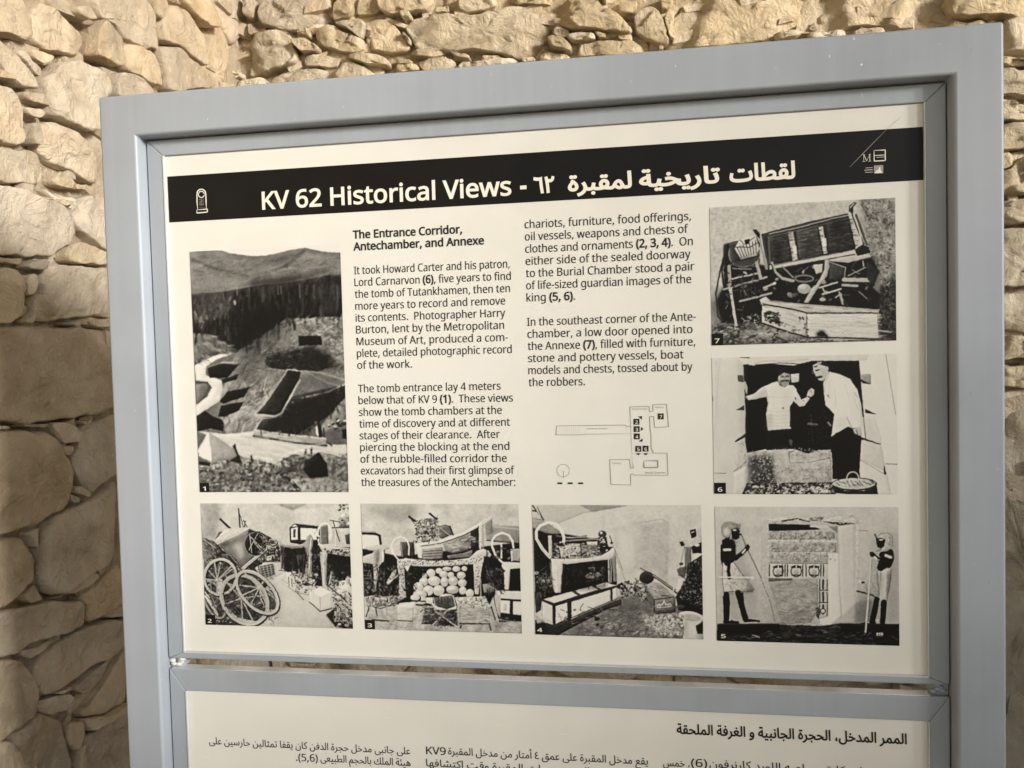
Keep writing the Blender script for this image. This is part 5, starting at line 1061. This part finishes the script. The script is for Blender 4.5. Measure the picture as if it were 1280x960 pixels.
def chip(w, off):
    d, p = noise.voronoi(w*19+off*.3)
    return noise.cell(p[0]*7)*1.0-d[0]*.9
def stone_mesh(poly, frame, prot, rnd, detail=1.0, shrink=.0035, deep=.07, rough=1.0):
    """poly: outline (u, v); frame(u, v, d) -> world with d out of the wall"""
    n = len(poly)
    c = Vector((sum(p[0] for p in poly)/n, sum(p[1] for p in poly)/n))
    per = sum((Vector(poly[i])-Vector(poly[(i+1) % n])).length for i in range(n))
    size = per/4
    K = int(max(14, min(110, per/.009*detail)))
    # resample the outline, corners slightly rounded, edge roughened
    pts = []
    P_ = [Vector(p) for p in poly]
    for i in range(n):
        a, b = P_[i], P_[(i+1) % n]
        m_ = max(1, round(K*(b-a).length/per))
        for k in range(m_): pts.append(a+(b-a)*k/m_)
    N_ = len(pts)
    sm = [(pts[i-1]+pts[i]*2+pts[(i+1) % N_])/4 for i in range(N_)]
    off = Vector((rnd.uniform(-50, 50), rnd.uniform(-50, 50), rnd.uniform(-50, 50)))
    q = []
    for p in sm:
        jit = noise.noise_vector(Vector((p.x*28, p.y*28, 0))+off)*.0045+noise.noise_vector(Vector((p.x*90, p.y*90, 3))+off)*.0022
        d = (p-c); L = max(d.length, 1e-6)
        q.append(p+Vector((jit.x, jit.y))*min(1, size/.08)-d/L*shrink)
    tk = .35+.65*rough; tilt = Vector((rnd.uniform(-.10, .10)*tk, rnd.uniform(-.14, .06)*tk))
    # broken facets: the lowest of a few random planes
    planes = []
    for k in range(rnd.randint(4, 8) if rough > .5 else rnd.randint(1, 3)):
        ang = rnd.uniform(0, 2*math.pi); s = rnd.uniform(.12, 1.1 if rough > .5 else .45)
        planes.append((Vector((math.cos(ang), math.sin(ang)))*s, rnd.uniform(.30, .62)*size*s))
    inner = (1.0, .988, .965, .93, .88, .82, .75, .67, .58, .48, .37, .25, .12) if size > .05 and detail > .7 else (1.0, .985, .95, .86, .7, .5, .25)
    prof = ([-.013, -.0040, -.0010]+[0]*10)[:len(inner)]
    sc = min(1.0, size/.10)
    V, Fc = [], []
    rings = [(1.0, -deep)] + list(zip(inner, prof))
    for ri, (r, dz) in enumerate(rings):
        for p in q:
            u = c+(p-c)*(r if ri else .93)
            e = u-c
            h = dz*(sc*.6+.4) if ri else dz
            if ri:
                h += tilt.dot(e)
                f = min([pd-pv.dot(e) for pv, pd in planes]+[0]); h += max(f, -.035)
                w_ = Vector((u.x, u.y, 0))
                h += (noise.fractal(w_*8+off, .9, 2.1, 4)*.0055 + rough*(abs(noise.noise(w_*21+off))*-.011 + chip(w_, off)*.009) + noise.noise(w_*75+off)*.0012)*(.35+.65*sc)
            V.append(frame(u.x, u.y, h+prot))
    nr = len(rings)
    for r in range(nr-1):
        for i in range(N_):
            j = (i+1) % N_
            Fc.append([r*N_+i, r*N_+j, (r+1)*N_+j, (r+1)*N_+i])
    h = tilt.dot(Vector((0, 0)))+noise.fractal(Vector((c.x, c.y, 0))*8+off, .9, 2.1, 4)*.0055*(.35+.65*sc)
    V.append(frame(c.x, c.y, h+prot)); k = len(V)-1
    for i in range(N_): Fc.append([(nr-1)*N_+i, (nr-1)*N_+(i+1) % N_, k])
    return V, Fc
def signed(poly): return sum(poly[i][0]*poly[(i+1) % len(poly)][1]-poly[(i+1) % len(poly)][0]*poly[i][1] for i in range(len(poly)))/2
FB = lambda u, v, d: (u, YW-d, v)
FL = lambda u, v, d: (XL+d, u, v)       # u = y, running away from the viewer
def add_stone(wall, poly, prot, rnd, **k):
    if (signed(poly) < 0): poly = poly[::-1]
    fr_ = FB if wall is back else FL
    V, Fc = stone_mesh(poly, fr_, prot, rnd, rough=.70 if wall is back else .26, **k)
    if wall is left: pass
    a, b, c_ = (Vector(V[i]) for i in Fc[-1]); nn = (b-a).cross(c_-a)
    want = Vector((0, -1, 0)) if wall is back else Vector((1, 0, 0))
    if nn.dot(want) < 0: Fc = [f[::-1] for f in Fc]
    o = mesh_obj('stone', V, Fc, M_STONE_B if wall is back else M_STONE, wall, smooth=True)
    return o
def to_wall(wall, pts, d=.02):
    if wall is back: return [(q.x, q.z) for q in (on_y(x, y, YW-d) for x, y in pts)]
    return [(q.y, q.z) for q in (on_x(x, y, XL+d) for x, y in pts)]

def T(ox, oy, s, txt):
    out = []
    for ln in txt.strip().split('\n'):
        v = [float(t) for t in ln.replace(',', ' ').split()]
        out.append([(ox+v[i]/s, oy+v[i+1]/s) for i in range(0, len(v), 2)])
    return out
LEFT_ST = T(0, 0, 3.4286, '''
-60 -60 75 -40 102 30 127 90 137 180 70 168 0 142 -60 120
148 40 200 3 270 25 330 85 382 128 398 160 395 205 370 243 260 228 170 192 143 150 140 90
300 28 340 18 400 38 418 80 372 95 330 72
404 112 440 78 500 108 530 170 541 285 480 285 400 240 390 210
418 0 430 -40 640 -40 690 60 697 218 640 212 540 165 518 112 440 62
530 195 600 183 660 218 692 290 702 380 660 362 548 292
690 188 780 208 860 288 918 362 880 380 760 400 712 385 700 280
700 50 740 8 800 28 842 100 880 160 887 292 830 252 770 202 700 172
668 -30 720 -30 722 40 700 92 672 60
755 -40 860 -40 930 20 952 120 900 127 850 90 790 20
183 350 240 258 330 248 420 288 472 330 482 400 440 420 425 560 370 565 280 522 220 502 198 420
496 300 560 308 655 385 640 420 500 420 488 350
-40 150 60 220 122 300 178 388 90 377 -40 250
120 203 180 213 252 240 195 287 150 252
62 205 108 210 190 318 165 345
-40 280 70 338 60 352 -40 330
-40 335 60 352 112 402 137 470 137 620 62 630 -40 590
108 384 190 388 243 460 200 457 125 430
123 453 200 459 222 490 180 517 140 490
140 515 178 520 190 600 170 640 140 600
190 520 260 513 340 558 402 620 440 700 440 800 390 782 330 740 242 702 190 632 180 570
-40 600 60 637 150 628 212 658 237 700 228 780 180 797 60 792 -40 760
242 752 300 750 347 780 332 817 270 802 236 776
340 785 400 788 397 817 343 813
''') + T(0, 0, 1, '''
-20 228 30 233 53 245 76 251 90 262 97 292 92 303 68 322 37 322 -20 318
60 232 100 248 122 240 140 248 140 318 120 302 97 284 90 260
33 242 60 247 98 254 82 259 44 243
''') + T(0, 260, 4, '''
328 222 370 165 442 175 560 245 560 282 430 287 340 272
-60 236 130 253 110 287 -60 270
110 292 140 258 232 253 225 312 150 318
-60 290 80 290 122 330 142 400 147 470 122 552 60 582 -60 594
150 330 225 320 208 420 175 442 147 452
240 263 330 275 430 290 570 292 570 540 440 547 330 572 250 582 175 577 184 500 178 432 238 430 208 350
108 572 180 498 187 540 160 587
435 552 560 548 560 597 470 600
340 570 420 556 432 585 345 590
-60 597 130 587 330 592 430 590 580 602 590 1000 540 1028 440 1042 290 1058 240 1075 110 1087 -60 1060
''') + T(0, 480, 4, '''
-60 195 60 213 50 230 -60 236
100 203 245 193 240 218 150 221
390 190 460 175 465 195 420 212
253 190 300 183 380 198 427 250 420 297 370 300 310 302 280 252
314 305 370 300 385 330 362 360 340 370 320 340
-60 235 60 223 250 230 292 260 322 340 362 400 372 440 347 590 330 627 240 677 170 712 80 742 -60 790
430 198 620 140 620 460 520 512 470 557 420 502 372 440 377 380 400 320
363 510 400 498 457 555 440 577 360 542
348 545 410 560 417 590 390 604 353 592
''') + T(0, 0, 1, '''
86 635 112 625 155 598 160 695 130 712 108 724 92 738 64 747 56 735 52 700 54 665 62 650
-15 680 37 667 50 700 52 725 30 743 13 757 -15 768
40 664 54 656 51 690
''') + T(0, 700, 3.694, '''
110 168 180 103 237 180 150 212
240 187 400 142 487 75 460 52 340 113 330 150
385 170 440 130 610 0 610 205 490 272 430 292 420 230
490 268 520 235 610 205 610 262
-60 250 100 218 235 188 380 178 427 240 427 292 270 352 110 412 60 442 -60 465
108 430 272 358 200 442 140 467
178 480 280 378 430 298 610 255 610 400 440 492 360 562 260 632 190 632 158 530
-60 458 60 448 132 490 177 560 187 660 170 722 60 802 -60 870
348 600 430 528 522 448 500 540 430 622 400 632
188 650 270 628 352 613 377 660 330 702 240 722 190 692
268 620 350 578 357 600 300 627
378 722 450 642 530 520 620 400 620 650 480 722 400 727
298 750 377 733 382 800 340 902 303 850
383 733 480 723 620 650 560 710 450 782 400 802
398 820 460 782 625 660 640 1060 385 1060
190 700 290 740 302 830 332 920 332 1060 180 1060 80 880
58 810 182 698 192 760 70 882
-60 870 60 822 190 960 190 1060 -60 1060
342 960 380 830 387 900 380 1060 345 1060
''')
BACK_ST = T(260, 0, 4.267, '''
185 -30 240 -30 247 100 190 95
190 100 292 155 200 187
255 30 290 -40 660 -40 642 100 520 142 430 157 330 147 275 127 250 80
660 15 700 -20 770 0 782 60 750 92 650 107
788 -60 905 -60 922 50 870 72 778 77
900 -60 1200 -60 1182 40 1100 60 960 72 900 47
183 220 260 163 380 148 432 170 462 260 482 330 430 352 330 372 188 402
320 422 430 360 622 354 632 440 320 460
140 430 300 400 310 470 140 480
438 215 520 198 602 260 602 281 490 281
480 288 600 281 692 300 692 352 620 357 500 347
470 150 532 138 537 192 490 182
543 150 640 108 740 168 832 200 842 252 760 277 690 272 600 242 550 192
698 288 780 288 900 290 962 320 982 352 850 352 780 322
700 330 760 318 905 390 905 430 690 430 670 390
830 130 850 88 930 83 1002 130 1032 170 1082 252 980 284 850 267 818 200
648 105 820 88 842 130 812 202 720 142
1028 150 1082 200 1075 247 1040 200
1058 270 1150 253 1275 270 1200 302 1100 302
1098 320 1282 300 1285 390 1150 390
978 300 1092 310 1092 337 1000 342
995 345 1120 343 1145 372 1000 400
1018 60 1082 58 1087 92 1030 107
1198 30 1285 18 1285 57 1198 62
''') + T(0, 0, 1, '''
501 30 511 20 560 14 585 15 607 10 640 2 681 3 692 10 686 30 681 50 668 70 650 72 630 67 590 63 540 64 515 59 509 42
''') + T(540, 0, 4, '''
115 -40 320 -40 333 20 250 47 170 62 128 42
335 -40 600 -40 610 8 560 12 400 8
598 70 640 -10 800 -30 870 38 960 88 1007 140 1002 172 920 162 780 152 690 142 620 112
598 130 640 118 702 150 660 182 600 167
663 175 720 153 800 153 832 190 760 202 700 207
798 150 882 165 877 192 832 192
918 165 1002 158 1010 202 930 202
558 185 590 168 662 190 712 240 707 262 600 242
538 250 580 244 702 270 690 310 530 320
712 270 730 208 870 198 1000 197 1132 225 1132 280 900 290
73 250 190 270 202 292 130 292
233 265 340 264 372 292 240 292
-10 285 122 300 100 350 -10 365
123 305 432 288 432 330 125 350
438 285 512 274 522 300 445 315
815 -40 880 -40 875 22
884 30 940 3 1037 -20 1022 55 950 67 900 47
998 75 1030 38 1090 13 1132 30 1162 100 1192 210 1150 227 1060 192 1018 162
1163 60 1200 33 1217 60 1217 202 1190 202 1160 100
1130 -30 1217 -30 1192 40 1150 52
1130 225 1160 225 1165 250 1130 260
''') + T(840, 0, 2.909, '''
18 20 40 -50 520 -50 512 60 482 110 400 137 300 152 20 182 14 90
538 0 580 -50 970 -50 987 40 962 85 880 97 690 87 600 107 560 102 540 60
493 100 520 63 542 100 520 112
362 120 492 105 432 142 380 150
988 0 1020 -50 1400 -50 1400 35 1180 62 1060 72 1008 60
1206 62 1400 40 1400 190 1208 190
488 118 642 105 642 135 500 145
658 105 782 95 792 122 650 130
948 85 1190 62 1200 95 960 105
''') + T(0, 0, 1, '''
1235 68 1340 76 1340 84 1235 77
1235 80 1340 86 1340 120 1235 117
1235 127 1262 124 1340 140 1340 152 1235 150
1235 154 1300 150 1340 158 1340 188 1262 186 1235 190
1235 192 1262 188 1275 205 1258 212 1235 214
1262 210 1278 192 1340 190 1340 240 1235 244 1235 216
1235 250 1262 247 1340 244 1340 276 1262 280 1235 278
1235 284 1340 282 1340 352 1270 360 1235 358
1235 368 1262 366 1340 358 1340 412 1278 418 1235 410
1262 418 1278 424 1340 418 1340 446 1235 452
1235 458 1340 452 1340 484 1290 486 1235 482
1235 491 1340 490 1345 700 1330 985 1235 985
''')
rs = random.Random(5)
for poly in LEFT_ST: add_stone(left, to_wall(left, poly), rs.uniform(.012, .032), rs, shrink=.0028)
for poly in BACK_ST: add_stone(back, to_wall(back, poly), rs.uniform(.012, .034), rs, shrink=.0028)

# coursed filling of the parts of both walls that the photograph does not show
def in_poly(p, poly): return inside(Vector(p), [Vector(a) for a in poly])
def cells(u0, u1, v0, v1, nu, nv, rnd):
    """jittered brick-bond Voronoi cells"""
    S = []; du = (u1-u0)/nu; dv = (v1-v0)/nv
    for r in range(-1, nv+1):
        for c in range(-1, nu+1):
            S.append((u0+(c+.5+.5*(r % 2)+rnd.uniform(-.33, .33))*du, v0+(r+.5+rnd.uniform(-.27, .27))*dv))
    out = []
    k = du/dv*.9
    for i, s in enumerate(S):
        if not (u0-.02 <= s[0] <= u1+.02 and v0 <= s[1] <= v1): continue
        poly = [Vector((s[0]-du*1.6, s[1]-dv*1.6)), Vector((s[0]+du*1.6, s[1]-dv*1.6)), Vector((s[0]+du*1.6, s[1]+dv*1.6)), Vector((s[0]-du*1.6, s[1]+dv*1.6))]
        for j, t in enumerate(S):
            if i == j or abs(t[0]-s[0]) > du*3 or abs(t[1]-s[1]) > dv*3: continue
            # anisotropic bisector
            nx, ny = (t[0]-s[0]), (t[1]-s[1])*k*k
            mx_, my_ = (t[0]+s[0])/2, (t[1]+s[1])/2
            new = []
            for a in range(len(poly)):
                A, B = poly[a], poly[(a+1) % len(poly)]
                da = (A.x-mx_)*nx+(A.y-my_)*ny; db = (B.x-mx_)*nx+(B.y-my_)*ny
                if da <= 0: new.append(A)
                if da*db < 0: new.append(A+(B-A)*(da/(da-db)))
            poly = new
            if len(poly) < 3: break
        if len(poly) >= 3: out.append([(p.x, p.y) for p in poly])
    return out
def fill(wall, u0, u1, v0, v1, nu, nv, traced, rnd, detail):
    tr = [to_wall(wall, p) for p in traced]
    cen = [(sum(a for a, b in p)/len(p), sum(b for a, b in p)/len(p)) for p in tr]
    n = 0
    for poly in cells(u0, u1, v0, v1, nu, nv, rnd):
        c = (sum(a for a, b in poly)/len(poly), sum(b for a, b in poly)/len(poly))
        pts = [c]+[((c[0]+p[0])/2, (c[1]+p[1])/2) for p in poly]
        if sum(any(in_poly(q, t) for t in tr) for q in pts) > len(pts)*.6: continue
        hit = any(any(in_poly(q, t) for t in tr) for q in pts+poly)
        add_stone(wall, poly, rnd.uniform(-.012, -.002) if hit else rnd.uniform(.004, .03), rnd, detail=detail, shrink=.001); n += 1
    return n
rf = random.Random(11)
fill(back, XL+.02, 2.5, GROUND, 2.0, 14, 16, BACK_ST, rf, .5)
fill(left, -3.0, YW-.01, GROUND, 2.2, 14, 15, LEFT_ST, rf, .5)

# broken chinking and earth in the depth of the joints
def rubble(wall, u0, u1, v0, v1, cnt, rnd):
    V, Fc = [], []
    fr_ = FB if wall is back else FL
    for k in range(cnt):
        u, v = rnd.uniform(u0, u1), rnd.uniform(v0, v1)
        a, b, c_ = rnd.uniform(.012, .05), rnd.uniform(.007, .024), rnd.uniform(.01, .03)
        ang = rnd.uniform(-.4, .4); d0 = rnd.uniform(-.028, .002)
        base = len(V); ca, sa = math.cos(ang), math.sin(ang)
        for (x, y, z) in ((-1,-1,0),(1,-.8,0),(1,1,0),(-.8,1,0),(-.8,-.7,1),(.7,-.8,1),(.85,.6,1),(-.7,.8,1)):
            x = x*a*rnd.uniform(.7, 1.15); y = y*b*rnd.uniform(.7, 1.15)
            V.append(fr_(u+x*ca-y*sa, v+x*sa+y*ca, d0+(z-.6)*c_))
        q = [[4,5,6,7],[0,1,5,4],[1,2,6,5],[2,3,7,6],[3,0,4,7]]
        if wall is left: pass
        Fc += [[base+i for i in f] for f in q]
    o = mesh_obj('chinking', V, Fc, M_STONE, wall, kind='stuff')
    bm = bmesh.new(); bm.from_mesh(o.data); bmesh.ops.recalc_face_normals(bm, faces=bm.faces); bm.to_mesh(o.data); bm.free()
rubble(back, XL-.05, 2.5, GROUND, 2.0, 4200, rf); rubble(left, -3.0, YW+.02, GROUND, 2.2, 5200, rf)
def core(wall, x0, x1, y0, y1):
    nx_, ny_ = 90, 60; V, Fc = [], []
    for j in range(ny_+1):
        for i in range(nx_+1):
            V.append((x0+(x1-x0)*i/nx_, y0+(y1-y0)*j/ny_))
    W_ = []
    for a, b in V:
        d = (-.024 if wall is back else -.012)+noise.fractal(Vector((a*9, b*9, 4.4)), 1, 2, 3)*.012
        W_.append((FB if wall is back else FL)(a, b, d))
    for j in range(ny_):
        for i in range(nx_):
            k = j*(nx_+1)+i; f = [k, k+1, k+nx_+2, k+nx_+1]; Fc.append(f)
    o = mesh_obj('earth_core', W_, Fc, M_MORTAR, wall, smooth=True)
core(back, XL-.1, 2.6, GROUND, 2.05); core(left, -3.1, YW+.1, GROUND, 2.25)
# body of each wall, so that it has thickness
v, f = prism_xz([(XL-.5, GROUND), (XL-.5, 2.03), (2.6, 2.03), (2.6, GROUND)], YW+.09, YW+.5); mesh_obj('wall_body', v, f, M_MORTAR, back)
v, f = prism_xz([(XL-.5, GROUND), (XL-.5, 2.23), (XL-.09, 2.23), (XL-.09, GROUND)], -3.1, YW+.05); mesh_obj('wall_body', v, f, M_MORTAR, left)

# ground
bmv = []; gf = []
n_ = 60
for j in range(n_+1):
    for i in range(n_+1):
        x = -30+60*i/n_; y = -30+60*j/n_
        bmv.append((x, y, GROUND+.015*noise.noise(Vector((x*.4, y*.4, 0)))-.004))
for j in range(n_):
    for i in range(n_):
        k = j*(n_+1)+i; gf.append([k, k+1, k+n_+2, k+n_+1])
mesh_obj('ground', bmv, gf, M_SAND, None, smooth=True, kind='structure')

# unseen wall, added to take the low sun off the foot of sign and walls
side = thing('stone_wall', 'unseen low stone wall added to shade the foot of the sign and walls', 'wall', (4.0, 0, GROUND))
PO[side.name] = (4.0, 0, GROUND)
V, Fc = [], []
nn_, mm_ = 60, 14
for j in range(mm_+1):
    for i in range(nn_+1):
        y = -7+9*i/nn_; z = GROUND+(.95-GROUND)*j/mm_
        V.append((4.0+.05*noise.noise(Vector((y*3, z*3, 1))), y, z+(.04*noise.noise(Vector((y*2, 0, 9))) if j == mm_ else 0)))
b = len(V)
for i in range(nn_+1):
    y = -7+9*i/nn_; V.append((4.5, y, .95)); 
for i in range(nn_+1):
    y = -7+9*i/nn_; V.append((4.5, y, GROUND))
for j in range(mm_):
    for i in range(nn_): k = j*(nn_+1)+i; Fc.append([k, k+nn_+1, k+nn_+2, k+1])
for i in range(nn_):
    k = mm_*(nn_+1)+i; Fc.append([k, b+i, b+i+1, k+1]); Fc.append([b+i, b+nn_+1+i, b+nn_+2+i, b+i+1])
mesh_obj('added_wall_face', V, Fc, M_STONE, side, smooth=False)

# unseen timber roof on walls and posts, added to block the overhead sky
roof = thing('added_shade_roof', 'unseen timber roof on posts, added over the sign and walls to block the sky', 'roof', (0, 0, GROUND))
PO[roof.name] = (0, 0, GROUND)
def box(name, x0, x1, y0, y1, z0, z1, mat, par):
    v, f = prism_xz([(x0, z0), (x0, z1), (x1, z1), (x1, z0)], y0, y1); return mesh_obj(name, v, f, mat, par)
for i in range(26): box('plank', XL-.45, 2.25, -3.2+i*.182, -3.2+i*.182+.178, 2.40, 2.42, M_WOOD, roof)
for x in (XL-.2, .5, 2.1): box('beam', x-.05, x+.05, -3.2, YW+.45, 2.24, 2.395, M_WOOD, roof)
for y in (-3.0, -1.0): box('post', 2.05, 2.15, y-.05, y+.05, GROUND, 2.238, M_WOOD, roof)
